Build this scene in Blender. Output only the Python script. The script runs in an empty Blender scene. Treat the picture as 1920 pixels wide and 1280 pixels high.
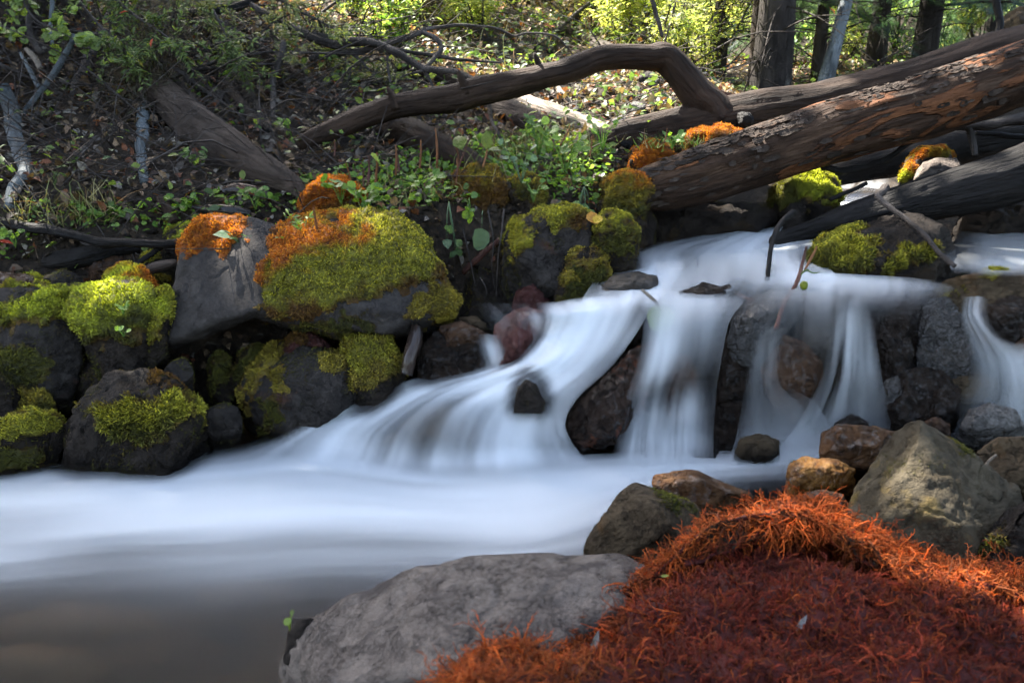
import bpy, bmesh, math, random
import numpy as np
from mathutils import Vector, Matrix
SC = bpy.context.scene
COL = SC.collection

# ------------------------------------------------------------------ camera
FOC = 1493.0                       # focal length in photo pixels (28 mm lens)
PITCH = math.radians(16.4)
CAM = np.array([0.0, 0.0, 1.0])
SP, CP = math.sin(PITCH), math.cos(PITCH)
RT = np.array([1.0, 0, 0]); FW = np.array([0, CP, -SP]); UP = np.array([0, SP, CP])
cam_d = bpy.data.cameras.new('camera')
cam_d.lens = 28.0; cam_d.sensor_width = 36.0
cam_d.clip_start = 0.05; cam_d.clip_end = 400
cam_d.dof.use_dof = True; cam_d.dof.focus_distance = 2.35; cam_d.dof.aperture_fstop = 7.1
cam = bpy.data.objects.new('camera', cam_d); COL.objects.link(cam)
cam.location = CAM; cam.rotation_euler = (math.radians(90) - PITCH, 0, 0)
SC.camera = cam

# ------------------------------------------------------------------ sky and sun
SUN = np.array([-0.42, 0.46, 0.78]); SUN /= np.linalg.norm(SUN)
SUN_EL = math.asin(SUN[2]); SUN_AZ = math.atan2(SUN[0], SUN[1])
w = bpy.data.worlds.new('World'); SC.world = w; w.use_nodes = True
wn = w.node_tree.nodes; wl = w.node_tree.links
sky = wn.new('ShaderNodeTexSky'); sky.sky_type = 'NISHITA'; sky.sun_disc = False
sky.sun_elevation = SUN_EL; sky.sun_rotation = SUN_AZ; sky.air_density = 1.0; sky.dust_density = 3.0; sky.ozone_density = .4
hs = wn.new('ShaderNodeHueSaturation'); hs.inputs['Saturation'].default_value = .88; wl.new(sky.outputs[0], hs.inputs['Color'])
bg = wn['Background']; wl.new(hs.outputs[0], bg.inputs[0]); bg.inputs[1].default_value = 0.13
sd = bpy.data.lights.new('sun', 'SUN'); sd.energy = 5.0; sd.angle = math.radians(0.5); sd.color = (1, .95, .86)
so = bpy.data.objects.new('sun', sd); COL.objects.link(so)
so.rotation_euler = Vector(SUN).to_track_quat('Z', 'Y').to_euler(); so.location = (-6, 6, 12)
SC.view_settings.view_transform = 'Standard'; SC.view_settings.look = 'None'
SC.view_settings.exposure = 2.75; SC.view_settings.gamma = 1
SC.view_settings.use_curve_mapping = False
SC.render.engine = 'CYCLES'
cy = SC.cycles
cy.use_denoising = True
cy.denoising_input_passes = 'RGB'
try: cy.denoiser = 'OPENIMAGEDENOISE'
except Exception: pass
cy.max_bounces = 7; cy.diffuse_bounces = 3; cy.glossy_bounces = 3; cy.transmission_bounces = 4
cy.transparent_max_bounces = 24; cy.caustics_reflective = False; cy.caustics_refractive = False
cy.sample_clamp_indirect = 6.0

rng = np.random.default_rng(7)

# ------------------------------------------------------------------ points, noise
def P(px, py, d):
    px = np.asarray(px, float); py = np.asarray(py, float); d = np.asarray(d, float)
    a = (px - 960) / FOC * d; b = -(py - 640) / FOC * d
    return CAM + d[..., None] * FW + a[..., None] * RT + b[..., None] * UP
def dz(py, z):                      # depth at which the sight line of row py meets height z
    return (1 - z) / (SP + (py - 640) / FOC * CP)
def Pz(px, py, z): return P(px, py, dz(py, z))
def proj(p):
    q = p - CAM; d = q @ FW
    return 960 + FOC * (q @ RT) / d, 640 - FOC * (q @ UP) / d, d
def nrm(v): return v / np.maximum(np.linalg.norm(v, axis=-1, keepdims=True), 1e-9)

def vnoise(p, seed=0):
    p = np.asarray(p, float); i = np.floor(p).astype(np.int64); f = p - i
    u = f * f * f * (f * (f * 6 - 15) + 10)
    def h(a, b, c):
        n = (a * 374761393 + b * 668265263 + c * 2147483647 + seed * 144665) & 0xffffffff
        n = ((n ^ (n >> 13)) * 1274126177) & 0xffffffff
        n = ((n ^ (n >> 15)) * 2246822519) & 0xffffffff
        return ((n ^ (n >> 16)) & 0xffff) / 32767.5 - 1
    x, y, z = i[:, 0], i[:, 1], i[:, 2]; ux, uy, uz = u[:, 0], u[:, 1], u[:, 2]
    def L(a, b, t): return a + (b - a) * t
    return L(L(L(h(x, y, z), h(x+1, y, z), ux), L(h(x, y+1, z), h(x+1, y+1, z), ux), uy),
             L(L(h(x, y, z+1), h(x+1, y, z+1), ux), L(h(x, y+1, z+1), h(x+1, y+1, z+1), ux), uy), uz)
def fbm(p, scale, octv=4, seed=0, gain=.5):
    s = 0; a = 1; t = 0; q = np.asarray(p, float) * scale
    for k in range(octv):
        s = s + a * vnoise(q, seed + k * 17); t += a; a *= gain; q = q * 2.03 + 11.7
    return s / t
def ss(a, b, x):
    t = np.clip((x - a) / (b - a), 0, 1); return t * t * (3 - 2 * t)
def sdf_poly(x, y, poly):           # signed distance in the outline's own units, + inside
    poly = np.asarray(poly, float); n = len(poly); d = np.full(x.shape, 1e9); ins = np.zeros(x.shape, bool)
    for i in range(n):
        x0, y0 = poly[i]; x1, y1 = poly[(i+1) % n]
        ex, ey = x1 - x0, y1 - y0; wx, wy = x - x0, y - y0
        t = np.clip((wx*ex + wy*ey) / (ex*ex + ey*ey + 1e-9), 0, 1)
        d = np.minimum(d, (wx - ex*t)**2 + (wy - ey*t)**2)
        c = ((y0 > y) != (y1 > y)) & (x < (x1 - x0) * (y - y0) / ((y1 - y0) if y1 != y0 else 1e-9) + x0)
        ins ^= c
    d = np.sqrt(d); return np.where(ins, d, -d)

# ------------------------------------------------------------------ meshes
def mesh_obj(name, V, F, mat, parent=None, col=None, attrs=None, origin=None, smooth=True):
    V = np.asarray(V, np.float32).copy()
    if parent is not None: origin = np.array(parent['org'])
    if origin is None: origin = np.array([V[:, 0].mean(), V[:, 1].mean(), V[:, 2].min()]) if len(V) else np.zeros(3)
    V -= np.asarray(origin, np.float32)
    me = bpy.data.meshes.new(name)
    Fs = F if isinstance(F, (list, tuple)) else [F]
    Fs = [np.asarray(f, np.int32) for f in Fs if len(f)]
    me.vertices.add(len(V)); me.vertices.foreach_set('co', V.ravel())
    nl = sum(f.size for f in Fs); npoly = sum(len(f) for f in Fs)
    me.loops.add(nl); me.polygons.add(npoly)
    if nl:
        me.loops.foreach_set('vertex_index', np.concatenate([f.ravel() for f in Fs]))
        tot = np.concatenate([np.full(len(f), f.shape[1], np.int32) for f in Fs])
        me.polygons.foreach_set('loop_start', np.concatenate([[0], np.cumsum(tot)[:-1]]).astype(np.int32))
        me.polygons.foreach_set('loop_total', tot)
        me.polygons.foreach_set('use_smooth', np.full(npoly, smooth, bool))
    if col is not None:
        c = np.ones((len(V), 4), np.float32); c[:, :3] = col
        a = me.attributes.new('col', 'FLOAT_COLOR', 'POINT'); a.data.foreach_set('color', c.ravel())
    for k, v in (attrs or {}).items():
        v = np.asarray(v, np.float32)
        if v.ndim == 1:
            a = me.attributes.new(k, 'FLOAT', 'POINT'); a.data.foreach_set('value', v)
        else:
            a = me.attributes.new(k, 'FLOAT_VECTOR', 'POINT'); a.data.foreach_set('vector', v.ravel())
    me.update(calc_edges=True); me.validate()
    me.materials.append(mat)
    o = bpy.data.objects.new(name, me); COL.objects.link(o)
    o['org'] = [float(x) for x in origin]
    if parent is not None: o.parent = parent
    else: o.location = [float(x) for x in origin]
    return o
def empty(name, org):
    o = bpy.data.objects.new(name, None); COL.objects.link(o); o.empty_display_size = .05
    o.location = [float(x) for x in org]; o['org'] = [float(x) for x in org]; return o
def tag(o, label, cat, group=None):
    o['label'] = label; o['category'] = cat
    if group: o['group'] = group
    return o
def struct(o, kind='structure'): o['kind'] = kind; return o

def catmull(pts, n):
    pts = np.asarray(pts, float); m = len(pts)
    ext = np.vstack([2*pts[0]-pts[1], pts, 2*pts[-1]-pts[-2]])
    t = np.linspace(0, m - 1, n); i = np.minimum(t.astype(int), m - 2); f = (t - i)[:, None]
    a, b, c, d = ext[i], ext[i+1], ext[i+2], ext[i+3]
    return .5 * (2*b + (c-a)*f + (2*a-5*b+4*c-d)*f*f + (-a+3*b-3*c+d)*f**3)

class MB:                            # collects geometry of ONE part
    def __init__(s): s.V = []; s.Q = []; s.T = []; s.C = []; s.TC = []; s.n = 0
    def add(s, V, Q=None, T=None, col=(1, 1, 1), tc=None):
        V = np.asarray(V, float)
        if Q is not None and len(Q): s.Q.append(np.asarray(Q) + s.n)
        if T is not None and len(T): s.T.append(np.asarray(T) + s.n)
        s.V.append(V); s.C.append(np.broadcast_to(np.asarray(col, float), (len(V), 3)))
        s.TC.append(np.zeros((len(V), 3)) if tc is None else tc); s.n += len(V)
    def tube(s, pts, rad, sides=8, n=None, col=(1, 1, 1), bump=0, bscale=8, seed=0, cap=True, flat=1.0, wob=0.0):
        pts = np.asarray(pts, float); rad = np.asarray(rad, float)
        if rad.ndim == 0: rad = np.full(len(pts), float(rad))
        n = n or max(6, len(pts) * 4)
        q = catmull(np.column_stack([pts, rad]), n); c, r = q[:, :3], np.maximum(q[:, 3], 2e-4)
        if wob:
            s_ = np.concatenate([[0], np.cumsum(np.linalg.norm(np.diff(c, axis=0), axis=1))])[:, None] * np.array([[1, 0, 0]])
            fq = .16/max(r.mean(), 1e-3); ww = np.stack([fbm(s_ + 7.3*k, fq, 3, seed+40+k) for k in range(4)], -1)
            c = c + wob*r[:, None]*ww[:, :3]; r = r*(1 + .5*wob*ww[:, 3])
        t = nrm(np.gradient(c, axis=0)); L = np.concatenate([[0], np.cumsum(np.linalg.norm(np.diff(c, axis=0), axis=1))])
        ref = np.array([0, 0, 1.0]) if abs(t[:, 2]).mean() < .8 else np.array([0, 1.0, 0])
        a = nrm(np.cross(t, ref)); b = np.cross(a, t)
        th = np.linspace(0, 2*np.pi, sides, endpoint=False)
        ct, st = np.cos(th), np.sin(th)
        tc = np.stack([r[:, None]*ct, r[:, None]*st, np.broadcast_to(L[:, None], (n, sides))], -1)
        rr = np.broadcast_to(r[:, None], (n, sides))
        if bump:
            q3 = tc.reshape(-1, 3) * np.array([bscale, bscale, bscale*.16])
            nz = fbm(q3, 1, 4, seed) + .6 * fbm(tc.reshape(-1, 3) * np.array([1, 1, .5]) * bscale * .35, 1, 3, seed+5)
            rr = rr * (1 + bump * nz.reshape(n, sides))
        V = c[:, None] + rr[..., None] * (ct[None, :, None]*a[:, None]*flat + st[None, :, None]*b[:, None])
        i = np.arange(n-1)[:, None]*sides; j = np.arange(sides)[None]; k = (j+1) % sides
        Q = np.stack([i+j, i+k, i+sides+k, i+sides+j], -1).reshape(-1, 4)
        V = V.reshape(-1, 3); tc = tc.reshape(-1, 3); T = None
        if cap:
            V = np.vstack([V, c[0], c[-1]]); tc = np.vstack([tc, [0, 0, 0], [0, 0, L[-1]]])
            jj = np.arange(sides); kk = (jj+1) % sides; o = n*sides
            T = np.vstack([np.stack([np.full(sides, o), kk, jj], -1), np.stack([np.full(sides, o+1), (n-1)*sides+jj, (n-1)*sides+kk], -1)])
        s.add(V, Q, T, col, tc + seed*3.1)
        return c
    def inst(s, tv, tf, pos, X, Y, Z, size, cols):   # many copies of a small template in ONE part
        tv = np.asarray(tv, float); tf = np.asarray(tf); N = len(pos); K = len(tv)
        if N == 0: return
        size = np.broadcast_to(np.asarray(size, float), (N,))
        V = pos[:, None] + size[:, None, None] * (tv[None, :, 0, None]*X[:, None] + tv[None, :, 1, None]*Y[:, None] + tv[None, :, 2, None]*Z[:, None])
        F = (tf[None] + (np.arange(N)*K)[:, None, None]).reshape(-1, tf.shape[1])
        C = np.repeat(np.broadcast_to(np.asarray(cols, float), (N, 3)), K, 0)
        if tf.shape[1] == 3: s.add(V.reshape(-1, 3), None, F, C)
        else: s.add(V.reshape(-1, 3), F, None, C)
    def build(s, name, mat, parent=None, origin=None, smooth=True):
        V = np.vstack(s.V); Fs = []
        if s.Q: Fs.append(np.vstack(s.Q))
        if s.T: Fs.append(np.vstack(s.T))
        return mesh_obj(name, V, Fs, mat, parent, np.vstack(s.C), {'tc': np.vstack(s.TC)}, origin, smooth)

def frames(d, n):                     # length direction d, face normal about n
    Y = nrm(d); X = nrm(np.cross(Y, n)); Z = np.cross(X, Y); return X, Y, Z
LEAF_V = np.array([(0, 0, 0), (-.26, .32, .07), (.26, .32, .07), (0, .38, 0), (-.22, .68, .04), (.22, .68, .04), (0, .72, -.03), (0, 1, -.12)])
LEAF_T = np.array([(0, 3, 1), (0, 2, 3), (1, 3, 4), (3, 6, 4), (2, 5, 3), (3, 5, 6), (4, 6, 7), (6, 5, 7)])
ROUND_V = np.array([(0, 0, 0), (-.42, .12, .06), (.42, .12, .06), (-.5, .5, .1), (.5, .5, .1), (0, .5, 0), (-.3, .86, .04), (.3, .86, .04), (0, .98, -.05)])
ROUND_T = np.array([(0, 5, 1), (0, 2, 5), (1, 5, 3), (2, 4, 5), (3, 5, 6), (4, 7, 5), (6, 5, 8), (7, 8, 5)])
NARROW_V = LEAF_V * np.array([.55, 1, 1]); NARROW_T = LEAF_T
BLADE_V = np.array([(-.1, 0, 0), (.1, 0, 0), (-.09, .5, .05), (.09, .5, .05), (0, 1, .22)])
BLADE_T = np.array([(0, 1, 3), (0, 3, 2), (2, 3, 4)])

# ------------------------------------------------------------------ node materials
class NM:
    def __init__(s, name):
        s.m = bpy.data.materials.new(name); s.m.use_nodes = True; s.t = s.m.node_tree
        s.t.nodes.clear(); s.out = s.t.nodes.new('ShaderNodeOutputMaterial')
    def n(s, typ, out=0, props=None, **inp):
        nd = s.t.nodes.new('ShaderNode' + typ)
        for k, v in (props or {}).items(): setattr(nd, k, v)
        for k, v in inp.items():
            k = k.replace('_', ' ')
            sk = nd.inputs[int(k[1:])] if k[0] == 'i' and k[1:].isdigit() else nd.inputs[k]
            if isinstance(v, bpy.types.NodeSocket): s.t.links.new(v, sk)
            else:
                if sk.type == 'RGBA' and len(v) == 3: v = (*v, 1)
                sk.default_value = v
        return nd.outputs[out]
    def ramp(s, fac, stops, interp='LINEAR'):
        nd = s.t.nodes.new('ShaderNodeValToRGB'); s.t.links.new(fac, nd.inputs[0]); r = nd.color_ramp; r.interpolation = interp
        while len(r.elements) < len(stops): r.elements.new(.5)
        for e, (p, c) in zip(r.elements, stops):
            e.position = p; e.color = (c, c, c, 1) if isinstance(c, (int, float)) else (*c, 1)
        return nd.outputs[0]
    def mix(s, fac, a, b, blend='MIX'):
        nd = s.t.nodes.new('ShaderNodeMix'); nd.data_type = 'RGBA'; nd.blend_type = blend
        for sk, v in ((nd.inputs[0], fac), (nd.inputs[6], a), (nd.inputs[7], b)):
            if isinstance(v, bpy.types.NodeSocket): s.t.links.new(v, sk)
            elif sk.type == 'RGBA': sk.default_value = (*v, 1) if len(v) == 3 else v
            else: sk.default_value = v
        return nd.outputs[2]
    def math(s, op, a, b=0.0, clamp=False):
        nd = s.t.nodes.new('ShaderNodeMath'); nd.operation = op; nd.use_clamp = clamp
        for sk, v in ((nd.inputs[0], a), (nd.inputs[1], b)):
            if isinstance(v, bpy.types.NodeSocket): s.t.links.new(v, sk)
            else: sk.default_value = v
        return nd.outputs[0]
    def noise(s, vec, scale, detail=5, rough=.55, dist=0): return s.n('TexNoise', 0, None, Vector=vec, Scale=scale, Detail=detail, Roughness=rough, Distortion=dist)
    def stretch(s, vec, sc): return s.n('VectorMath', 0, {'operation': 'MULTIPLY'}, i0=vec, i1=sc)
    def bump(s, h, strength, dist=.01, nrm=None):
        kw = dict(Strength=strength, Distance=dist, Height=h)
        if nrm is not None: kw['Normal'] = nrm
        return s.n('Bump', 0, None, **kw)
    def bsdf(s, **k):
        nd = s.t.nodes.new('ShaderNodeBsdfPrincipled')
        for a, v in k.items():
            sk = nd.inputs[a.replace('_', ' ')]
            if isinstance(v, bpy.types.NodeSocket): s.t.links.new(v, sk)
            else: sk.default_value = (*v, 1) if sk.type == 'RGBA' and len(v) == 3 else v
        return nd.outputs[0]
    def done(s, sh): s.t.links.new(sh, s.out.inputs[0]); return s.m

def m_rock(name, c1, c2, c3, rough=.8, scale=9, speck=90, bump=.5, wet=0, stain=None, glint=0, spec=.12, crack=.2):
    m = NM(name); v = m.n('TexCoord', 3)
    big = m.noise(v, scale, 7, .62, .3); mid = m.noise(v, scale*4.3, 8, .7)
    fine = m.noise(v, speck, 4, .7)
    c = m.ramp(big, [(.3, c1), (.52, c2), (.72, c3)])
    c = m.mix(m.math('MULTIPLY', m.ramp(mid, [(.38, 1), (.6, 0)]), .8), c, tuple(x*.4 for x in c1))
    vm = m.noise(v, scale*2.1, 6, .6, .6); c = m.mix(m.ramp(vm, [(.46, 0), (.6, .55)]), c, tuple(min(1, x*1.25) for x in c3))
    c = m.mix(m.ramp(fine, [(.42, 0), (.72, .55)]), c, tuple(min(1, x*1.55) for x in c3))
    c = m.mix(m.ramp(fine, [(.26, .6), (.42, 0)]), c, tuple(x*.35 for x in c1))
    if stain:
        sn = m.noise(v, stain[1], 5, .6, .5)
        c = m.mix(m.ramp(sn, [(stain[2], 0), (stain[2]+.14, .9)]), c, stain[0])
    cr = m.n('TexVoronoi', 0, {'feature': 'DISTANCE_TO_EDGE'}, Vector=m.mix(.12, v, m.n('TexNoise', 1, None, Vector=v, Scale=scale*1.5)), Scale=scale*.7)
    crk = m.ramp(cr, [(0, 0), (.035, 1)]); c = m.mix(m.ramp(cr, [(0, crack), (.02, 0)]), c, tuple(x*.3 for x in c1))
    h = m.math('ADD', m.math('MULTIPLY', mid, .9), m.math('MULTIPLY', fine, .85))
    h = m.math('ADD', h, m.math('MULTIPLY', crk, .4*crack))
    if glint: h = m.math('ADD', h, m.math('MULTIPLY', m.noise(v, glint, 3, .6), 1.6))
    r = m.ramp(mid, [(.3, max(.05, rough-.18)), (.7, min(1, rough+.12))])
    gz = m.n('SeparateXYZ', 2, None, Vector=m.n('NewGeometry', 0))
    wl_ = m.ramp(m.math('ADD', gz, m.math('MULTIPLY', m.math('SUBTRACT', big, .5), .12)), [(.03, 1), (.075, 0)])   # wet band at the waterline
    c = m.mix(m.math('MULTIPLY', wl_, .75), c, tuple(x*.35 for x in c1)); r = m.math('SUBTRACT', r, m.math('MULTIPLY', wl_, .3), True)
    bn = m.bump(h, min(1, bump*1.5), .016)
    b = m.bsdf(Base_Color=c, Roughness=r, Specular_IOR_Level=spec, Normal=bn, Coat_Normal=bn, Coat_Weight=m.math('MULTIPLY', m.ramp(m.noise(v, scale*5.5, 4, .6), [(.5, 0), (.62, 1)]), wet), Coat_Roughness=.07)
    return m.done(b)

def m_leaf(name, trans=.45, rough=.45):
    m = NM(name); c = m.n('Attribute', 0, {'attribute_name': 'col'})
    v = m.n('TexCoord', 3); c = m.mix(.35, c, m.mix(1, c, m.ramp(m.noise(v, 60, 3), [(.3, .5), (.7, 1.6)]), 'MULTIPLY'))
    d = m.bsdf(Base_Color=c, Roughness=rough, Specular_IOR_Level=.35)
    t = m.n('BsdfTranslucent', 0, None, Color=m.mix(1, c, (1.25, 1.3, .6), 'MULTIPLY'))
    return m.done(m.n('MixShader', 0, None, Fac=trans, i1=d, i2=t))

def m_wood(name, c1, c2, c3, patch=None, rough=.75, bump=.7, scale=1.0, moss=None, wet=0, lichen=None):
    m = NM(name); v = m.n('Attribute', 1, {'attribute_name': 'tc'})
    st = m.stretch(v, (38*scale, 38*scale, 4.5*scale)); st2 = m.stretch(v, (110*scale, 110*scale, 9*scale))
    g = m.noise(st, 1, 6, .65, .6); g2 = m.noise(st2, 1, 4, .6); bl_ = m.noise(m.stretch(v, (13*scale, 13*scale, 5*scale)), 1, 5, .65, .5)
    c = m.ramp(g, [(.3, c1), (.5, c2), (.72, c3)])
    c = m.mix(m.ramp(g2, [(.28, .8), (.46, 0)]), c, tuple(x*.25 for x in c1))
    c = m.mix(m.ramp(bl_, [(.36, .75), (.54, 0)]), c, tuple(x*.55 for x in c1)); c = m.mix(m.ramp(bl_, [(.56, 0), (.72, .6)]), c, tuple(min(1, x*1.5) for x in c3))
    h = m.math('ADD', m.math('MULTIPLY', g, 1.0), m.math('MULTIPLY', g2, .6))
    if patch:                        # bark gone, bare wood shows
        pn = m.noise(m.stretch(v, (patch[1], patch[1], patch[1]*.28)), 1, 5, .6, 1.0)
        k = m.ramp(pn, [(patch[2], 0), (patch[2]+.03, 1)])
        pc = m.ramp(m.noise(st, .8, 5, .6), [(.3, tuple(x*.45 for x in patch[0])), (.5, patch[0]), (.7, tuple(min(1, x*1.4) for x in patch[0]))])
        c = m.mix(k, c, pc); h = m.math('SUBTRACT', h, m.math('MULTIPLY', k, .9))
    if lichen:
        ln = m.noise(v, lichen[1], 5, .7, .4); c = m.mix(m.ramp(ln, [(lichen[2], 0), (lichen[2]+.08, .85)]), c, lichen[0])
    b = m.bsdf(Base_Color=c, Roughness=m.ramp(g, [(.3, min(1, rough+.1)), (.7, max(.1, rough-.12))]), Specular_IOR_Level=.18, Normal=m.bump(h, min(1, bump*1.2), .02), Coat_Weight=wet, Coat_Roughness=.2)
    return m.done(b)
# ------------------------------------------------------------------ materials
M_leaf = m_leaf('leaf_green'); M_dry = m_leaf('leaf_dry', .2, .7); M_moss = m_leaf('moss', .3, .75); M_redmoss = m_leaf('red_moss', .35, .7)
M_grey = m_rock('rock_grey', (0.019, 0.0158, 0.0142), (0.0327, 0.0278, 0.0246), (0.0502, 0.0432, 0.038), .75, 8, 120, .6, stain=((0.0848, 0.036, 0.0194), 6, .62))
M_slab = m_rock('rock_slab', (0.0371, 0.0325, 0.0303), (0.0505, 0.044, 0.0408), (0.0639, 0.0563, 0.0507), .75, 7, 160, .5, stain=((0.0404, 0.0184, 0.0122), 9, .66))
M_dark = m_rock('rock_dark', (0.00903, 0.00701, 0.00579), (0.0181, 0.014, 0.0113), (0.0336, 0.0259, 0.0203), .6, 9, 110, .7, stain=((0.0452, 0.0281, 0.0121), 7, .6))
M_wet = m_rock('rock_wet', (0.00398, 0.00263, 0.00202), (0.0102, 0.00699, 0.00507), (0.0226, 0.0148, 0.0101), .34, 9, 90, 1.0, wet=.7, spec=.12)
M_glint = m_rock('rock_glint', (0.0084, 0.0077, 0.007), (0.021, 0.0182, 0.0154), (0.042, 0.035, 0.028), .2, 9, 70, 1.0, wet=1, glint=75, spec=.8)
M_brown = m_rock('rock_brown', (0.0183, 0.00909, 0.00522), (0.0456, 0.0228, 0.0119), (0.0775, 0.0415, 0.0224), .55, 8, 100, .6, wet=1)
M_red = m_rock('rock_red', (0.0294, 0.0101, 0.00924), (0.063, 0.0202, 0.0168), (0.0924, 0.0378, 0.0336), .4, 9, 100, .6, wet=.5)
M_rust = m_rock('rock_rust', (0.0337, 0.0131, 0.00524), (0.0748, 0.0318, 0.0112), (0.101, 0.0524, 0.0224), .5, 9, 110, .8, stain=((0.015, 0.0112, 0.00935), 8, .55), wet=1)
M_orange = m_rock('rock_orange', (0.0576, 0.0192, 0.0048), (0.144, 0.0576, 0.012), (0.192, 0.096, 0.024), .3, 12, 130, .4, stain=((0.024, 0.012, 0.00672), 9, .56), wet=1)
M_tan = m_rock('rock_tan', (0.0354, 0.0259, 0.0144), (0.0672, 0.0518, 0.0306), (0.0991, 0.0815, 0.0539), .7, 9, 150, .9, stain=((.24, .16, .035), 5, .6))
M_tan2 = m_rock('rock_tan_grey', (0.0347, 0.0238, 0.0146), (0.0644, 0.046, 0.0277), (0.099, 0.0719, 0.0424), .75, 9, 140, .9, stain=((0.109, 0.0534, 0.0163), 7, .6))
M_granite = m_rock('rock_granite', (0.0664, 0.0538, 0.0476), (0.139, 0.114, 0.0986), (0.23, 0.191, 0.161), .85, 9, 150, .9, stain=((0.0724, 0.0603, 0.0571), 11, .56), crack=0)
M_olive = m_rock('rock_olive', (0.0111, 0.00785, 0.00474), (0.0259, 0.0184, 0.0108), (0.0462, 0.0324, 0.0194), .35, 8, 90, .8, wet=.5, spec=.5)
M_bed = m_rock('rock_bed', (.075, .05, .03), (.15, .108, .072), (.25, .19, .13), .6, 8, 70, .4)
M_pale = m_rock('rock_pale', (0.0588, 0.0539, 0.049), (0.098, 0.0906, 0.0833), (0.147, 0.137, 0.127), .6, 10, 120, .5)
M_earth = m_rock('earth', (.012, .009, .007), (.03, .022, .016), (.055, .042, .03), .95, 10, 70, 1.0)

M_log = m_wood('wood_front_log', (0.0211, 0.0115, 0.00682), (0.0527, 0.028, 0.0155), (0.0843, 0.0485, 0.0279), ((.155, .062, .025), 8, .53), .7, .9)
M_logback = m_wood('wood_back_log', (0.0176, 0.0103, 0.00651), (0.0351, 0.021, 0.0132), (0.0561, 0.0337, 0.0213), None, .75, .8, .8)
M_weather = m_wood('wood_weathered', (0.0252, 0.0184, 0.0138), (0.0589, 0.0428, 0.0327), (0.0969, 0.0727, 0.0568), None, .85, .9, .8)
M_darklog = m_wood('wood_dark', (0.0042, 0.0036, 0.0033), (0.0105, 0.009, 0.0081), (0.018, 0.015, 0.0135), None, .6, 1.0, .8)
M_wetlog = m_wood('wood_wet', (0.0084, 0.0063, 0.0056), (0.0245, 0.0154, 0.0112), (0.049, 0.0294, 0.021), ((0.224, 0.07, 0.021), 10, .6), .3, 1.0, wet=.6)
M_birch = m_wood('bark_birch', (0.066, 0.0742, 0.0767), (0.124, 0.14, 0.144), (0.19, 0.211, 0.219), None, .7, .5, .7, lichen=((0.0124, 0.0126, 0.0121), 16, .6))
M_stick = m_wood('wood_stick', (0.0234, 0.0187, 0.0159), (0.0562, 0.0468, 0.0412), (0.0981, 0.0842, 0.0749), None, .75, .5, 1.4)
M_palewood = m_wood('wood_pale', (0.176, 0.144, 0.112), (0.32, 0.264, 0.208), (0.44, 0.376, 0.304), None, .8, .7, .8)
M_bark = m_wood('bark_conifer', (0.018, 0.015, 0.0132), (0.042, 0.0348, 0.03), (0.072, 0.06, 0.054), None, .85, 1.0, .5, lichen=((0.12, 0.114, 0.096), 9, .62))
M_red_twig = m_wood('wood_red_twig', (0.048, 0.018, 0.0132), (0.102, 0.042, 0.03), (0.168, 0.09, 0.066), None, .5, .5, 1.5)
M_orange_wood = m_wood('wood_orange', (0.098, 0.035, 0.0105), (0.224, 0.091, 0.035), (0.315, 0.154, 0.07), None, .6, .6, 1.0)

# forest floor
m = NM('forest_floor'); v = m.n('TexCoord', 3)
a = m.noise(v, 5, 8, .7); b_ = m.noise(v, 42, 6, .7)
c = m.ramp(a, [(.3, (.014, .010, .008)), (.5, (.032, .024, .017)), (.7, (.06, .044, .03))])
c = m.mix(m.ramp(b_, [(.5, 0), (.72, .7)]), c, (.13, .085, .05)); c = m.mix(m.ramp(b_, [(.25, .8), (.42, 0)]), c, (.012, .009, .007))
M_floor = m.done(m.bsdf(Base_Color=c, Roughness=.95, Specular_IOR_Level=.2, Normal=m.bump(m.math('ADD', b_, a), 1.0, .03)))
# clear stream water: what is under it shows through, the sky mirrors in it
m = NM('stream_water'); v = m.n('TexCoord', 3)
nz = m.noise(m.stretch(v, (1.2, 4, 1)), 3, 2, .5)
nb = m.bump(nz, .05, .03)
fr = m.n('Fresnel', 0, None, IOR=1.33, Normal=nb)
tr = m.n('BsdfTransparent', 0, None, Color=(.76, .67, .55, 1)); gl = m.n('BsdfGlossy', 0, None, Color=(.75, .8, .85, 1), Roughness=.38, Normal=nb)
M_water = m.done(m.n('MixShader', 0, None, Fac=m.math('MULTIPLY', fr, .28), i1=tr, i2=gl))
# white water: air-filled, streaked along the flow (uv: across, along, metres)
m = NM('white_water'); fo = m.n('Attribute', 2, {'attribute_name': 'foam'}); sk = m.n('Attribute', 2, {'attribute_name': 'streak'})
uv = m.n('Attribute', 1, {'attribute_name': 'flow'})
s1 = m.noise(m.stretch(uv, (15, 1.0, 0)), 1, 2, .45); s2 = m.noise(m.stretch(uv, (70, 3.5, 0)), 1, 2, .5)
st = m.math('ADD', m.math('MULTIPLY', m.math('SUBTRACT', s1, .5), 2.4), m.math('MULTIPLY', m.math('SUBTRACT', s2, .5), .5))
al = m.math('ADD', fo, m.math('MULTIPLY', m.math('MULTIPLY', st, sk), m.math('MULTIPLY', m.math('SUBTRACT', 1.15, fo), m.math('MULTIPLY', fo, 4))), True)
al = m.math('MULTIPLY', m.n('MapRange', 0, {'interpolation_type': 'LINEAR'}, Value=al, i1=0.0, i2=1.0), .97)
d = m.n('BsdfDiffuse', 0, None, Color=(.84, .885, .92, 1)); t = m.n('BsdfTranslucent', 0, None, Color=(.78, .84, .9, 1))
fm = m.n('MixShader', 0, None, Fac=.25, i1=d, i2=t)
M_foam = m.done(m.n('MixShader', 0, None, Fac=al, i1=m.n('BsdfTransparent'), i2=fm))

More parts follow.
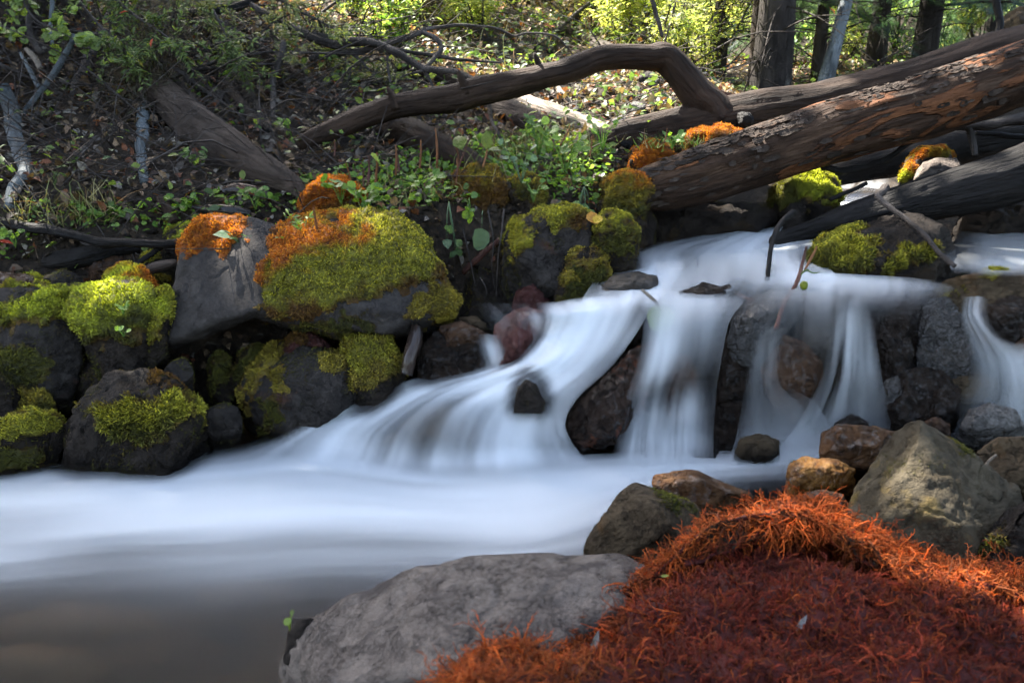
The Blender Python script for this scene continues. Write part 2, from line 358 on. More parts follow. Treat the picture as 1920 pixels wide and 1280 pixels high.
# ------------------------------------------------------------------ terrain
YB = np.array([(-40, 2.2), (-4, 2.1), (-1.5, 2.18), (-.6, 2.3), (-.2, 2.5), (.25, 2.62), (.42, 2.95), (.75, 3.35), (1.0, 3.9), (1.5, 5.0), (2.4, 5.9), (5, 6.8), (10, 7.5), (40, 9)])
YN = np.array([(-40, .2), (-4, .35), (-.5, .75), (.0, 1.15), (.45, 1.5), (1.0, 1.75), (2.2, 2.1), (3, 3), (4.5, 6), (7, 10), (40, 40)])
def hill(x, y):
    slope = .40 - .17 * ss(-1.6, .6, x) - .15 * ss(.7, 2.0, x)
    h = .70 + slope * np.clip(y - 3.0, -1, 4) + (.30 * np.clip(y - 7 - 3*ss(.8, 2.5, x), 0, 60)) + .35 * np.clip(y - 11, 0, 9)
    return h + .10 * np.clip(-x - 1.2, 0, 4)
def terr(x, y):
    x = np.asarray(x, float); y = np.asarray(y, float); p = np.stack([x*0+x, y+0*x, 0*x], -1).reshape(-1, 3)
    n1 = fbm(p, .9, 4, 3).reshape(x.shape); n2 = fbm(p, 6, 3, 9).reshape(x.shape)
    yb = np.interp(x, YB[:, 0], YB[:, 1]); yn = np.interp(x, YN[:, 0], YN[:, 1])
    up = .32 * ss(2.25, 2.5, y) * ss(-.4, .1, x)
    bed = -.13 + up + .15 * np.clip(y - 2.5, 0, 30) + .10 * ss(2.3, 3.2, y) * ss(0, .4, x)
    bed = bed + .03 * n2
    hb = np.maximum(hill(x, y), bed + .15) + .10 * n1 * ss(3.2, 4.5, y) + .03 * n2
    near = .02 + .06 * np.clip(x, 0, 3) + .05 * n1 + .12 * np.clip(y - 2.2, 0, 3) + .02 * n2 + .12 * ss(3, 5, y)
    z = bed + (hb - bed) * ss(0, 1, (y - yb + .02) / (.44 + .36*ss(-.35, -.85, x)))
    z = np.where(y < yn + .3, z + (near - z) * ss(-.05, .35, yn - y), z)
    return z
def grid_axis(dense0, dense1, step, far0, far1, k):
    mid = np.arange(dense0, dense1 + step/2, step)
    lo = dense0 - np.geomspace(step, dense0 - far0, k); hi = dense1 + np.geomspace(step, far1 - dense1, k)
    return np.concatenate([lo[::-1], mid, hi])
gx = grid_axis(-4.2, 4.2, .04, -70, 70, 40); gy = grid_axis(.2, 8.5, .04, -50, 80, 40)
X, Y = np.meshgrid(gx, gy); Z = terr(X, Y)
def gridfaces(ny, nx):
    i = (np.arange(ny-1)[:, None]*nx + np.arange(nx-1)[None]).ravel()
    return np.stack([i, i+1, i+nx+1, i+nx], -1)
struct(mesh_obj('ground', np.stack([X, Y, Z], -1).reshape(-1, 3), gridfaces(*X.shape), M_floor, origin=(0, 0, 0)))
def ground_pt(px, d):                 # ground point in photo column px at depth d
    y = d / CP
    for _ in range(12):
        x = (px - 960) / FOC * d; z = float(terr(np.array([x]), np.array([y]))[0]); y = (d + (z - 1) * SP) / CP
    return np.array([x, y, z])

def ray_ground(px, py):              # depth at which the sight line through a photo point meets the ground
    d = np.arange(1.0, 16, .02); q = P(np.full(d.shape, px), np.full(d.shape, py), d)
    h = terr(q[:, 0], q[:, 1]); k = np.argmax(q[:, 2] < h); return float(d[k]) if (q[:, 2] < h).any() else 16.0
# ------------------------------------------------------------------ water
wx = np.arange(-6, 2.41, .06); wy = np.arange(.1, 2.55, .05)
X, Y = np.meshgrid(wx, wy); Zw = -.004 + .002 * fbm(np.stack([X*1.2, Y*3, 0*X], -1).reshape(-1, 3), 1.5, 3, 2).reshape(X.shape)
struct(mesh_obj('stream_pool', np.stack([X, Y, Zw], -1).reshape(-1, 3), gridfaces(*X.shape), M_water, origin=(0, 0, 0)))

def bicubic(G, nu, nv):               # G rows x cols x k control net
    A = np.stack([catmull(G[r], nu) for r in range(G.shape[0])])
    return np.stack([catmull(A[:, c], nv) for c in range(nu)], 1)
def flow_patch(rows, streak, name='white_water', nu=60, nv=70, lift=0.0, wob=0.0, seed=0, fade=0.0, gain=1.0, near=0.0):
    G = []
    for r in rows:
        row = []
        for (px, py, z, f) in r:
            q = Pz(np.array(px), np.array(py), z); row.append([*q, f])
        G.append(row)
    G = np.array(G, float); S = bicubic(G, nu, nv)
    V = S[..., :3]; f = np.clip(S[..., 3], 0, 1)
    f = gain * f**1.5
    if fade:                          # less air in the slack water along the stones
        dd = np.array([KD.find(Vector(v))[2] for v in V.reshape(-1, 3)]).reshape(f.shape)
        f = f * (.12 + .88*ss(0, fade, dd))
    du = np.concatenate([np.zeros((nv, 1)), np.cumsum(np.linalg.norm(np.diff(V, axis=1), axis=-1), 1)], 1)
    dv = np.concatenate([np.zeros((1, nu)), np.cumsum(np.linalg.norm(np.diff(V, axis=0), axis=-1), 0)], 0)
    u = du[:, :].mean(0)[None].repeat(nv, 0)
    V = V - near*FW; V[..., 2] += lift
    if wob: V[..., 2] += wob * fbm(np.stack([u*9, dv*2, 0*u], -1).reshape(-1, 3), 1, 3, seed).reshape(u.shape)
    flow = np.stack([u + seed*1.7, dv, 0*u], -1).reshape(-1, 3)
    stv = np.full(f.shape, streak) if np.isscalar(streak) else np.interp(np.linspace(0, 1, nv), np.linspace(0, 1, len(streak)), streak)[:, None].repeat(nu, 1)
    o = mesh_obj(name, V.reshape(-1, 3), gridfaces(nv, nu), M_foam, attrs={'foam': f.ravel(), 'flow': flow, 'streak': stv.ravel()}, origin=(0, 0, 0))
    return struct(o)
# ------------------------------------------------------------------ rocks
PAL = {  # moss colours: deep, middle, tip
 'green': [(0.0399, 0.0339, 0.00726), (0.27, 0.255, 0.0264), (0.668, 0.608, 0.0648)],
 'bright': [(0.0466, 0.0424, 0.00726), (0.352, 0.377, 0.0302), (0.802, 0.85, 0.081)],
 'dim': [(0.0176, 0.0165, 0.0055), (0.07975, 0.07975, 0.0145), (0.195, 0.1875, 0.027)],
 'olive': [(0.0373, 0.0266, 0.00726), (0.228, 0.179, 0.0264), (0.557, 0.446, 0.0567)],
 'orange': [(0.0666, 0.0169, 0.00484), (0.498, 0.141, 0.0151), (0.85, 0.344, 0.0365)],
 'brown': [(0.033, 0.0154, 0.0066), (0.145, 0.0696, 0.0145), (0.3, 0.165, 0.027)],
 'red': [(0.055, 0.0066, 0.0044), (0.2465, 0.0319, 0.0145), (0.57, 0.1125, 0.021)]}
def remeshed(V, F, voxel, smooth_it):
    me = bpy.data.meshes.new('t'); me.from_pydata([tuple(v) for v in V], [], F)
    o = bpy.data.objects.new('t', me); COL.objects.link(o)
    m = o.modifiers.new('r', 'REMESH'); m.mode = 'VOXEL'; m.voxel_size = voxel
    if smooth_it:
        s = o.modifiers.new('s', 'SMOOTH'); s.factor = .5; s.iterations = smooth_it
    dg = bpy.context.evaluated_depsgraph_get(); ev = o.evaluated_get(dg); em = ev.to_mesh()
    n = len(em.vertices); co = np.empty(n*3, np.float32); em.vertices.foreach_get('co', co)
    nf = len(em.polygons); lt = np.empty(nf, np.int32); em.polygons.foreach_get('loop_total', lt)
    lv = np.empty(len(em.loops), np.int32); em.loops.foreach_get('vertex_index', lv)
    ls = np.empty(nf, np.int32); em.polygons.foreach_get('loop_start', ls)
    Q = lv[ls[lt == 4][:, None] + np.arange(4)]; T = lv[ls[lt == 3][:, None] + np.arange(3)]
    ev.to_mesh_clear(); bpy.data.objects.remove(o); bpy.data.meshes.remove(me)
    return co.reshape(-1, 3).astype(float), Q, T
def vnormals(V, Q, T=None):
    N = np.zeros_like(V)
    fn = np.cross(V[Q[:, 2]] - V[Q[:, 0]], V[Q[:, 3]] - V[Q[:, 1]])
    for k in range(4): np.add.at(N, Q[:, k], fn)
    if T is not None and len(T):
        fn = np.cross(V[T[:, 1]] - V[T[:, 0]], V[T[:, 2]] - V[T[:, 0]])
        for k in range(3): np.add.at(N, T[:, k], fn)
    return nrm(N)
def hull(pts):
    bm = bmesh.new()
    for p in pts: bm.verts.new(p)
    r = bmesh.ops.convex_hull(bm, input=bm.verts)
    bmesh.ops.delete(bm, geom=[g for g in set(r['geom_interior']) | set(r['geom_unused']) if isinstance(g, bmesh.types.BMVert)], context='VERTS')
    bm.verts.ensure_lookup_table(); bm.verts.index_update()
    V = [v.co.copy() for v in bm.verts]; F = [[v.index for v in f.verts] for f in bm.faces]; bm.free()
    return V, F
RK = {}
def px_c(o): return float(o[:, 0].mean())
def rock(name, label, out, d, mat, th=None, front=None, bulge=.22, drop=.10, sink=.10, soft=2, lump=.032, seed=0, extra=(), dust=None, group=None, moss=(), cat='rock', res=52, fine=.5):
    """a stone: its outline stands at depth d, a front ring bulges to the viewer, a back ring closes it; then worn and pitted"""
    o = np.array([(q[0], q[1]) for q in out], float); dd = np.array([d + (q[2] if len(q) > 2 else 0) for q in out])
    w = (o[:, 0].max() - o[:, 0].min()) / FOC * d; hgt = (o[:, 1].max() - o[:, 1].min()) / FOC * d
    w = max(w, hgt*.8); th = th if th is not None else w * .75
    c = o.mean(0); pts = [P(o[:, 0], o[:, 1], dd)]
    r = random.Random(seed + int(o[0, 0]))
    if front is None:
        f = c + .68 * (o - c); f[:, 1] += drop * (o[:, 1].max() - o[:, 1].min())
        jit = np.array([r.uniform(.75, 1.15) for _ in f])
        pts.append(P(f[:, 0], f[:, 1], dd - bulge * w * jit))
    else:
        f = np.array(front, float); pts.append(P(f[:, 0], f[:, 1], d + f[:, 2]))
    k = (d / (d + th)); b = c + .8 * k * (o - c) * np.array([r.uniform(.9, 1.1) for _ in o])[:, None]
    pts.append(P(b[:, 0], b[:, 1], dd + th))
    m_ = c + .98 * (d/(d+.5*th)) * (o - c); pts.append(P(m_[:, 0], m_[:, 1], dd + th*.5))
    pts = np.vstack(pts)
    if sink:
        zl = pts[:, 2].min() + .35*(pts[:, 2].max() - pts[:, 2].min()); lo = pts[pts[:, 2] < zl].copy(); lo[:, 2] -= sink; pts = np.vstack([pts, lo])
    V, F = hull(pts)
    for (o2, d2, th2, f2) in extra:                     # further blocks grown together with the first
        o2 = np.array(o2, float); c2 = o2.mean(0); b2 = c2 + .85*(d2/(d2+th2))*(o2 - c2)
        f2 = np.array(f2, float); V2, F2 = hull(np.vstack([P(o2[:, 0], o2[:, 1], np.full(len(o2), d2)), P(b2[:, 0], b2[:, 1], np.full(len(o2), d2+th2)), P(f2[:, 0], f2[:, 1], d2 + f2[:, 2])]))
        F = F + [[i + len(V) for i in q] for q in F2]; V = list(V) + list(V2)
    vox = max(w / res, .0035)
    V, Q, T = remeshed(V, F, vox, soft)
    if soft <= 4 and not extra:                          # chipped faces
        c0 = V.mean(0)
        for i in range(11):
            a_ = np.array([r.gauss(0, 1), r.gauss(0, 1) - .5, r.gauss(0, .8) + .3]); a_ /= np.linalg.norm(a_); e = (V - c0) @ a_; h_ = e.max() * r.uniform(.80, .97)
            V = V - a_ * np.maximum(0, e - h_)[:, None]
    N = vnormals(V, Q, T)
    n1 = fbm(V, 3.2 / w, 4, seed); n2 = fbm(V, 11 / w, 4, seed + 3); rid = 1 - abs(fbm(V, 6 / w, 3, seed + 8))*2
    V = V + N * (w * (lump * 1.6 * n1 + lump * .8 * n2 * fine * 2 - lump * .5 * ss(.75, 1, rid)) + w*.012)[:, None]
    org = np.array([V[:, 0].mean(), V[:, 1].mean(), V[:, 2].min()])
    ob = mesh_obj(name, V, [Q, T], mat, origin=org)
    tag(ob, label, cat, group); N = vnormals(V, Q, T)
    for i, ms in enumerate(moss): add_moss(ob, V, Q, N, seed=seed + 31*i, **ms)
    if dust or (dust is None and mat in (M_dark, M_grey) and 1.7 < d < 3.0 and px_c(o) < 1300): add_moss(ob, V, Q, N, None, 'dim', th=.004, blade=.009, dens=26000, seed=seed+77, name='moss_film')
    RK[label] = (ob, V, Q, N)
    return ob
def add_moss(ob, V, Q, N, poly, pal='green', alt=None, alt2=None, th=.018, blade=.0115, width=.24, dens=70000, edge=24, seed=0, name='moss', noise_amp=.8, strands=False, droop=.3):
    px, py, d = proj(V)
    s = np.max([sdf_poly(px, py, p) for p in poly], axis=0) if poly else np.full(len(V), 0.)
    nz = fbm(V, 28, 4, seed); nz2 = fbm(V, 9, 3, seed+2)
    m = np.clip(s/edge + .45 + noise_amp * (nz + .7*nz2) * 1.5, 0, 1)
    if poly is None: m = np.clip(.25 + 2.2*(nz2 + .55*nz) + .35*N[:, 2], 0, 1) * .75      # a thin, broken film
    lump = fbm(V, 40, 3, seed+4) * .5 + .5; lump2 = fbm(V, 15, 3, seed+5)*.5+.5
    t = m**1.6 * th * .62 * (.35 + .7*lump + .7*lump2)
    keep = (m[Q] > .16).all(1); q = Q[keep]
    if len(q) < 4: return
    used, inv = np.unique(q, return_inverse=True); q = inv.reshape(-1, 4)
    S = V[used] + N[used] * (t[used] - .003)[:, None]; NS = vnormals(S, q)
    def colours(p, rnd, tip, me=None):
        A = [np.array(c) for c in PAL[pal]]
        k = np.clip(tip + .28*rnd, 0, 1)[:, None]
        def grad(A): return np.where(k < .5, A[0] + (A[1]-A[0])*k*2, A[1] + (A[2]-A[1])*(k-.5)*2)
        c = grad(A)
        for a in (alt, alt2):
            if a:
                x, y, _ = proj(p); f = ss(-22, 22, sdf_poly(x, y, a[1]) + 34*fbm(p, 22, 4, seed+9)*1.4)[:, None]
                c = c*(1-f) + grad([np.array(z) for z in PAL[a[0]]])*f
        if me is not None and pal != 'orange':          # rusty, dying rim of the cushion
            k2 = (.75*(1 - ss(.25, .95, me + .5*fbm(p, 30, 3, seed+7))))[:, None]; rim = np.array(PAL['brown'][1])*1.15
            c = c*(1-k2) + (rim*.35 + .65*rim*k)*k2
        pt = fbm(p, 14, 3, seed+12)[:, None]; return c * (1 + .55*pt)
    # cushion under the shoots
    mb = MB(); g = np.random.default_rng(seed+1)
    mb.add(S, q, None, colours(S, fbm(S, 60, 2, seed), np.full(len(S), .22), m[used]))
    a = S[q]; ar = .5*np.linalg.norm(np.cross(a[:, 2]-a[:, 0], a[:, 3]-a[:, 1]), axis=1)
    n = int(min(ar.sum()*dens*1.2, 70000))
    wq = ar * (m[used][q].mean(1)**1.3 + .03); f = g.choice(len(q), n, p=wq/wq.sum()); u, v = g.random((2, n, 1))
    Pp = (a[f, 0]*(1-u) + a[f, 1]*u)*(1-v) + (a[f, 3]*(1-u) + a[f, 2]*u)*v
    Nn = nrm(NS[q[f, 0]]); mm = (m[used])[q[f, 0]]
    dirn = nrm(Nn + .75*g.normal(size=(n, 3)) + np.array([0, 0, .35]) - droop*np.array([0, 0, 1])*(Nn[:, 2:3] < .3))
    X, Y, Z = frames(dirn, g.normal(size=(n, 3)))
    sz = .86*blade * g.uniform(.55, 1.35, n) * (.5 + .5*mm)
    tv = BLADE_V * np.array([width/.2, 1, 1]); C = np.repeat(colours(Pp, g.normal(size=n), .58 + .1*g.normal(size=n), mm), 5, 0)
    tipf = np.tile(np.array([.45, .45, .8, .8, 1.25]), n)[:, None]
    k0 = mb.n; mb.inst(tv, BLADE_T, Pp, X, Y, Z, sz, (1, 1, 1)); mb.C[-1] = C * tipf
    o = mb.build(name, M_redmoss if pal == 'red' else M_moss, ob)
    return o
# ---- left bank
rock('boulder', 'big slanted slab boulder with a smooth grey face and a thick yellow green moss cap', [(470, 590), (472, 520), (500, 440), (560, 415), (640, 405), (740, 410), (790, 446), (822, 515), (856, 562), (852, 596), (800, 626), (720, 634), (620, 636), (530, 612)], 2.6, M_slab, th=.5, soft=1, lump=.014, sink=0, seed=1,
     front=[(500, 440, -.05), (480, 580, -.22), (520, 500, -.20), (600, 560, -.25), (700, 580, -.25), (790, 590, -.2), (840, 575, -.12), (770, 480, -.12), (640, 440, -.08), (620, 610, -.2), (720, 620, -.2)], res=100,
     extra=[([(306, 642), (316, 590), (334, 520), (352, 452), (372, 425), (410, 408), (460, 408), (520, 425), (540, 500), (520, 570), (482, 590), (400, 622), (330, 648)], 2.56, .32, [(318, 640, -.08), (345, 480, -.03), (400, 600, -.15), (484, 578, -.19), (510, 450, -.07), (500, 500, -.15), (430, 430, -.02)])],
     moss=[dict(poly=[[(335, 470), (352, 425), (400, 400), (455, 402), (472, 418), (440, 445), (420, 465), (385, 458), (350, 480)]], pal='orange', th=.022),
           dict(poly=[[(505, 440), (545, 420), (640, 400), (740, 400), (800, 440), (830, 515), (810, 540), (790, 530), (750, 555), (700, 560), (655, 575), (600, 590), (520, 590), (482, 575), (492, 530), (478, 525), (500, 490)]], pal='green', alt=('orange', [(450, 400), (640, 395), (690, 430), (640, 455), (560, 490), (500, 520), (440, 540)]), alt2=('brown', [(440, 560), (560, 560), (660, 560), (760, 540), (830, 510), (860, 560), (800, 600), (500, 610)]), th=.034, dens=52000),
           dict(poly=[[(772, 575), (800, 545), (835, 525), (862, 560), (855, 600), (820, 610), (790, 600)]], pal='olive', th=.02),
           dict(poly=[[(560, 590), (640, 592), (720, 600), (710, 628), (620, 632), (560, 615)]], pal='dim', th=.008, noise_amp=.9, dens=20000)])
rock('boulder', 'grey split boulder with a green mossy left edge under the big slab', [(455, 725), (470, 685), (515, 640), (545, 648), (600, 655), (660, 662), (700, 690), (690, 745), (640, 775), (570, 806), (500, 800), (462, 770)], 2.5, M_grey, th=.3, bulge=.18, seed=2, lump=.03,
     front=[(520, 655, -.02), (560, 665, -.09), (640, 680, -.10), (660, 730, -.11), (580, 790, -.13), (525, 770, -.12), (500, 720, -.07), (470, 740, -.05)], moss=[dict(poly=[[(450, 740), (465, 690), (510, 632), (540, 640), (530, 660), (500, 690), (490, 720), (480, 760), (465, 770)]], pal='olive', th=.018), dict(poly=[[(505, 700), (535, 690), (552, 705), (540, 735), (515, 730)]], pal='olive', th=.012), dict(poly=[[(590, 660), (640, 660), (650, 690), (610, 690)]], pal='olive', th=.014), dict(poly=[[(470, 740), (520, 740), (540, 790), (500, 800)]], pal='dim', th=.01, noise_amp=.9)])
rock('rock', 'dome shaped knob of rock wholly covered in yellow green moss above the white water', [(650, 690), (655, 640), (690, 618), (722, 628), (740, 665), (762, 690), (745, 715), (700, 735), (660, 730)], 2.46, M_dark, th=.18, seed=3, soft=6, moss=[dict(poly=[[(630, 740), (640, 630), (690, 605), (735, 620), (755, 670), (745, 705), (690, 730)]], pal='olive', alt=('green', [(650, 690), (660, 630), (720, 620), (735, 660), (700, 690)]), th=.022)])
rock('boulder', 'rounded brown boulder with a shaggy moss band across its front at the left pool edge', [(108, 900), (118, 805), (158, 742), (208, 702), (270, 696), (328, 716), (368, 762), (388, 800), (394, 858), (320, 890), (200, 895)], 2.3, M_dark, th=.35, seed=4, bulge=.2, lump=.03, res=70, moss=[dict(poly=[[(165, 770), (185, 745), (240, 740), (300, 748), (330, 735), (375, 755), (380, 775), (350, 785), (330, 810), (270, 835), (215, 820), (180, 800)]], pal='green', alt=('dim', [(150, 790), (260, 785), (340, 790), (330, 850), (200, 850)]), th=.02, blade=.018), dict(poly=[[(290, 700), (320, 705), (340, 740), (320, 735)]], pal='brown', th=.01)])
rock('boulder', 'low boulder with a bright mossy crest cut by the left picture edge beside the pool', [(-60, 880), (-40, 800), (20, 780), (70, 770), (112, 775), (125, 800), (112, 850), (80, 890), (0, 895)], 2.28, M_dark, th=.25, seed=5, moss=[dict(poly=[[(-60, 830), (0, 800), (60, 768), (115, 772), (122, 800), (90, 815), (30, 830), (-20, 850)]], pal='green', th=.016), dict(poly=[[(-30, 850), (100, 830), (90, 870), (0, 880)]], pal='dim', th=.01, noise_amp=.8)])
rock('rock', 'small squarish rock with dull olive moss behind the low mossy crest', [(18, 790), (22, 745), (55, 728), (95, 738), (106, 770), (100, 800), (50, 805)], 2.4, M_dark, th=.2, seed=6, moss=[dict(poly=[[(10, 800), (18, 740), (55, 722), (100, 735), (108, 780), (60, 795)]], pal='olive', alt=('dim', [(10, 760), (110, 760), (110, 810), (10, 810)]), th=.014)])
rock('rock', 'dark purplish rock at the very left picture edge below the large mossy block', [(-60, 790), (-50, 700), (-10, 690), (22, 720), (35, 745), (25, 790), (-10, 800)], 2.36, M_dark, th=.25, seed=7)
rock('boulder', 'large block at the far left with bright moss on top and dark dangling moss below', [(-70, 740), (-60, 580), (-10, 545), (60, 540), (105, 560), (125, 600), (150, 630), (148, 690), (120, 730), (50, 750)], 2.5, M_grey, th=.4, seed=8, bulge=.15, moss=[dict(poly=[[(-70, 600), (0, 565), (50, 540), (100, 560), (130, 605), (90, 612), (30, 605), (-40, 640)]], pal='bright', alt=('dim', [(-60, 605), (40, 590), (140, 595), (140, 640), (-60, 660)]), th=.03), dict(poly=[[(-60, 640), (60, 650), (100, 680), (90, 730), (0, 740), (-60, 720)]], pal='dim', th=.012, noise_amp=.8)])
rock('rock', 'mossy hump with brownish bare top above the large left block', [(-70, 560), (-60, 520), (0, 512), (60, 520), (92, 535), (95, 570), (40, 580)], 2.62, M_brown, th=.3, seed=9, moss=[dict(poly=[[(-70, 570), (20, 520), (70, 520), (95, 540), (95, 575), (30, 580)]], pal='bright', alt=('olive', [(-70, 580), (-70, 510), (30, 515), (20, 560)]), th=.02)])
rock('rock', 'thin low ridge of green moss with two small grey stones on it', [(80, 570), (90, 545), (130, 532), (175, 540), (200, 548), (195, 570), (140, 585)], 2.58, M_dark, th=.2, seed=10, moss=[dict(poly=[[(75, 575), (88, 540), (130, 528), (175, 535), (185, 555), (120, 570)]], pal='bright', alt=('brown', [(80, 560), (190, 560), (190, 590), (80, 590)]), th=.014)])
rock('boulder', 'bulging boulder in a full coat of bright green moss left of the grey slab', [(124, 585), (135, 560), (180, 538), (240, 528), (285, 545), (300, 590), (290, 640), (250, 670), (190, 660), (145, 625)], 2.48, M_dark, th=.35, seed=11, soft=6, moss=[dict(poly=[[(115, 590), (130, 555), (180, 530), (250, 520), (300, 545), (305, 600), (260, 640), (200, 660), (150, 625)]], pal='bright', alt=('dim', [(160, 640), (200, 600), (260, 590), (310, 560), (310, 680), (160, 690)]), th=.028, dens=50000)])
rock('rock', 'orange capped mossy cushion rock on top of the bright green one', [(188, 548), (205, 512), (235, 500), (265, 508), (285, 535), (280, 560), (230, 570)], 2.6, M_brown, th=.22, seed=12, soft=6, moss=[dict(poly=[[(180, 560), (198, 508), (235, 494), (270, 505), (292, 540), (270, 570)]], pal='orange', alt=('bright', [(180, 530), (210, 500), (250, 495), (255, 512), (220, 525)]), th=.018)])
rock('rock', 'wedge of green moss leaning on the left flank of the grey slab', [(252, 640), (255, 600), (285, 560), (312, 538), (322, 560), (318, 600), (305, 630), (270, 645)], 2.46, M_dark, th=.16, seed=13, moss=[dict(poly=[[(245, 650), (250, 595), (285, 552), (315, 532), (328, 560), (322, 600), (300, 635)]], pal='green', alt=('bright', [(280, 570), (310, 535), (325, 560), (315, 590)]), th=.016)])
rock('rock', 'dark wet rock face under the bright green boulder', [(140, 740), (150, 650), (190, 640), (260, 650), (300, 660), (320, 690), (280, 720), (200, 745)], 2.56, M_dark, th=.3, seed=14, moss=[dict(poly=[[(150, 650), (280, 650), (300, 690), (190, 720)]], pal='dim', th=.01, noise_amp=.9)])
rock('stone', 'small grey triangular stone in the shade below the slab', [(304, 700), (318, 682), (345, 668), (362, 690), (355, 706), (325, 712)], 2.42, M_grey, th=.12, seed=15, lump=.02)
rock('stone', 'grey green angular stone at the waterline right of the shaggy boulder', [(372, 785), (395, 765), (420, 753), (445, 765), (455, 785), (440, 800), (395, 805)], 2.36, M_grey, th=.14, seed=16, lump=.02)
rock('rock', 'dark mossy stone half hidden under the slab overhang', [(392, 720), (395, 680), (412, 655), (440, 680), (442, 715), (425, 740)], 2.56, M_dark, th=.2, seed=17, moss=[dict(poly=[[(390, 725), (410, 650), (445, 690), (430, 740)]], pal='dim', th=.008)])
rock('rock', 'dark brownish rock between the slab and the split boulder', [(436, 720), (445, 665), (480, 645), (520, 660), (520, 720), (480, 735)], 2.58, M_dark, th=.25, seed=18, moss=[dict(poly=[[(440, 715), (450, 660), (500, 650), (500, 710)]], pal='dim', th=.008, noise_amp=.8)])
rock('stone', 'reddish brown stone wedged under the slab above the split boulder', [(530, 655), (545, 630), (580, 622), (612, 640), (620, 660), (580, 668)], 2.54, M_red, th=.15, seed=19, moss=[dict(poly=[[(530, 650), (545, 625), (575, 618), (570, 640)]], pal='brown', th=.01)])
rock('rock', 'dark block filling the hollow under the left end of the slab', [(320, 760), (330, 690), (380, 650), (470, 630), (560, 640), (640, 650), (640, 720), (520, 770), (400, 780)], 2.85, M_dark, th=.3, seed=20)
rock('rock', 'dark base rock carrying the right end of the slab', [(560, 700), (580, 620), (680, 622), (800, 612), (862, 600), (865, 680), (800, 720), (680, 740)], 2.78, M_dark, th=.3, seed=21)
rock('rock', 'brown oval rock lying below the long pole on the left bank', [(148, 510), (155, 480), (190, 472), (235, 480), (250, 505), (235, 530), (190, 535), (160, 530)], 2.78, M_brown, th=.25, seed=22)
rock('rock', 'long green moss cushion behind the pole beside the orange capped slab', [(244, 440), (270, 420), (320, 412), (365, 415), (385, 430), (370, 450), (300, 455), (250, 452)], 2.9, M_dark, th=.3, seed=23, moss=[dict(poly=[[(235, 460), (260, 418), (320, 406), (370, 408), (395, 430), (380, 460)]], pal='green', alt=('dim', [(240, 440), (390, 438), (390, 465), (240, 465)]), th=.022)])
rock('rock', 'small green moss cushion just in front of the long one by the pole', [(306, 450), (318, 430), (350, 422), (375, 430), (372, 455), (330, 462)], 2.8, M_dark, th=.16, seed=24, moss=[dict(poly=[[(300, 462), (312, 425), (350, 416), (382, 430), (378, 465)]], pal='bright', th=.016)])
rock('rock', 'grey and green mottled stone under the pole near the slab', [(250, 510), (262, 482), (300, 470), (335, 490), (330, 520), (285, 530)], 2.76, M_dark, th=.2, seed=25, moss=[dict(poly=[[(252, 495), (270, 470), (300, 465), (315, 480), (270, 500)]], pal='green', th=.01), dict(poly=[[(255, 520), (290, 505), (310, 525), (270, 535)]], pal='olive', th=.01)])
rock('stone', 'purple grey stone lying under the pole at the left', [(85, 470), (95, 448), (120, 445), (142, 458), (140, 478), (105, 482)], 2.86, M_grey, th=.14, seed=26)
rock('stone', 'pale streaked stone standing among grass at the left', [(38, 480), (42, 440), (60, 425), (78, 445), (86, 480), (60, 490)], 2.84, M_pale, th=.14, seed=27)
rock('stone', 'dark stone above the large mossy block', [(75, 540), (85, 515), (120, 505), (155, 520), (160, 545), (110, 552)], 2.66, M_grey, th=.2, seed=28)
# ---- middle bank
rock('rock', 'wet dark rock with a brown top and a thin trickle over it', [(786, 715), (790, 650), (812, 618), (860, 612), (910, 622), (940, 642), (955, 690), (930, 720), (850, 735)], 2.46, M_wet, th=.25, seed=30, drop=.05, bulge=.16)
rock('rock', 'flat brown ledge stone at the edge of the upper pool', [(815, 640), (825, 612), (865, 604), (905, 620), (925, 640), (880, 655)], 2.44, M_brown, th=.2, seed=31)
rock('rock', 'dark red wet rock with a grey sparkling right face in the upper pool', [(918, 660), (922, 612), (950, 588), (985, 577), (1020, 585), (1042, 600), (1035, 625), (1010, 640), (975, 672)], 2.42, M_red, th=.18, seed=32, lump=.02, front=[(950, 605, -.06), (985, 598, -.05), (960, 650, -.1), (930, 650, -.05), (1000, 630, -.05)])
rock('stone', 'pale brown stone in the shallows right of the mossy slab', [(845, 625), (860, 596), (890, 592), (912, 605), (905, 625), (870, 632)], 2.56, M_tan2, th=.14, seed=33)
rock('stone', 'small dark pointed stone alone in the white water', [(964, 765), (970, 730), (985, 711), (1008, 722), (1026, 748), (1015, 765)], 2.245, M_dark, th=.1, seed=34, lump=.02, sink=.015)
rock('boulder', 'grey boulder with moss patches beneath the leafy bank', [(940, 520), (945, 450), (965, 412), (1020, 395), (1080, 390), (1112, 420), (1122, 470), (1130, 520), (1080, 548), (1000, 545)], 2.72, M_grey, th=.35, seed=35, bulge=.18, front=[(985, 440, -.08), (1050, 428, -.10), (1090, 470, -.14), (1060, 520, -.16), (985, 505, -.12), (955, 500, -.06)], moss=[dict(poly=[[(950, 470), (955, 420), (985, 405), (1005, 430), (1000, 470), (975, 490)]], pal='green', th=.016), dict(poly=[[(1010, 410), (1030, 385), (1085, 378), (1112, 405), (1090, 430), (1040, 428)]], pal='green', alt=('brown', [(1080, 400), (1120, 400), (1110, 440), (1070, 430)]), th=.02)])
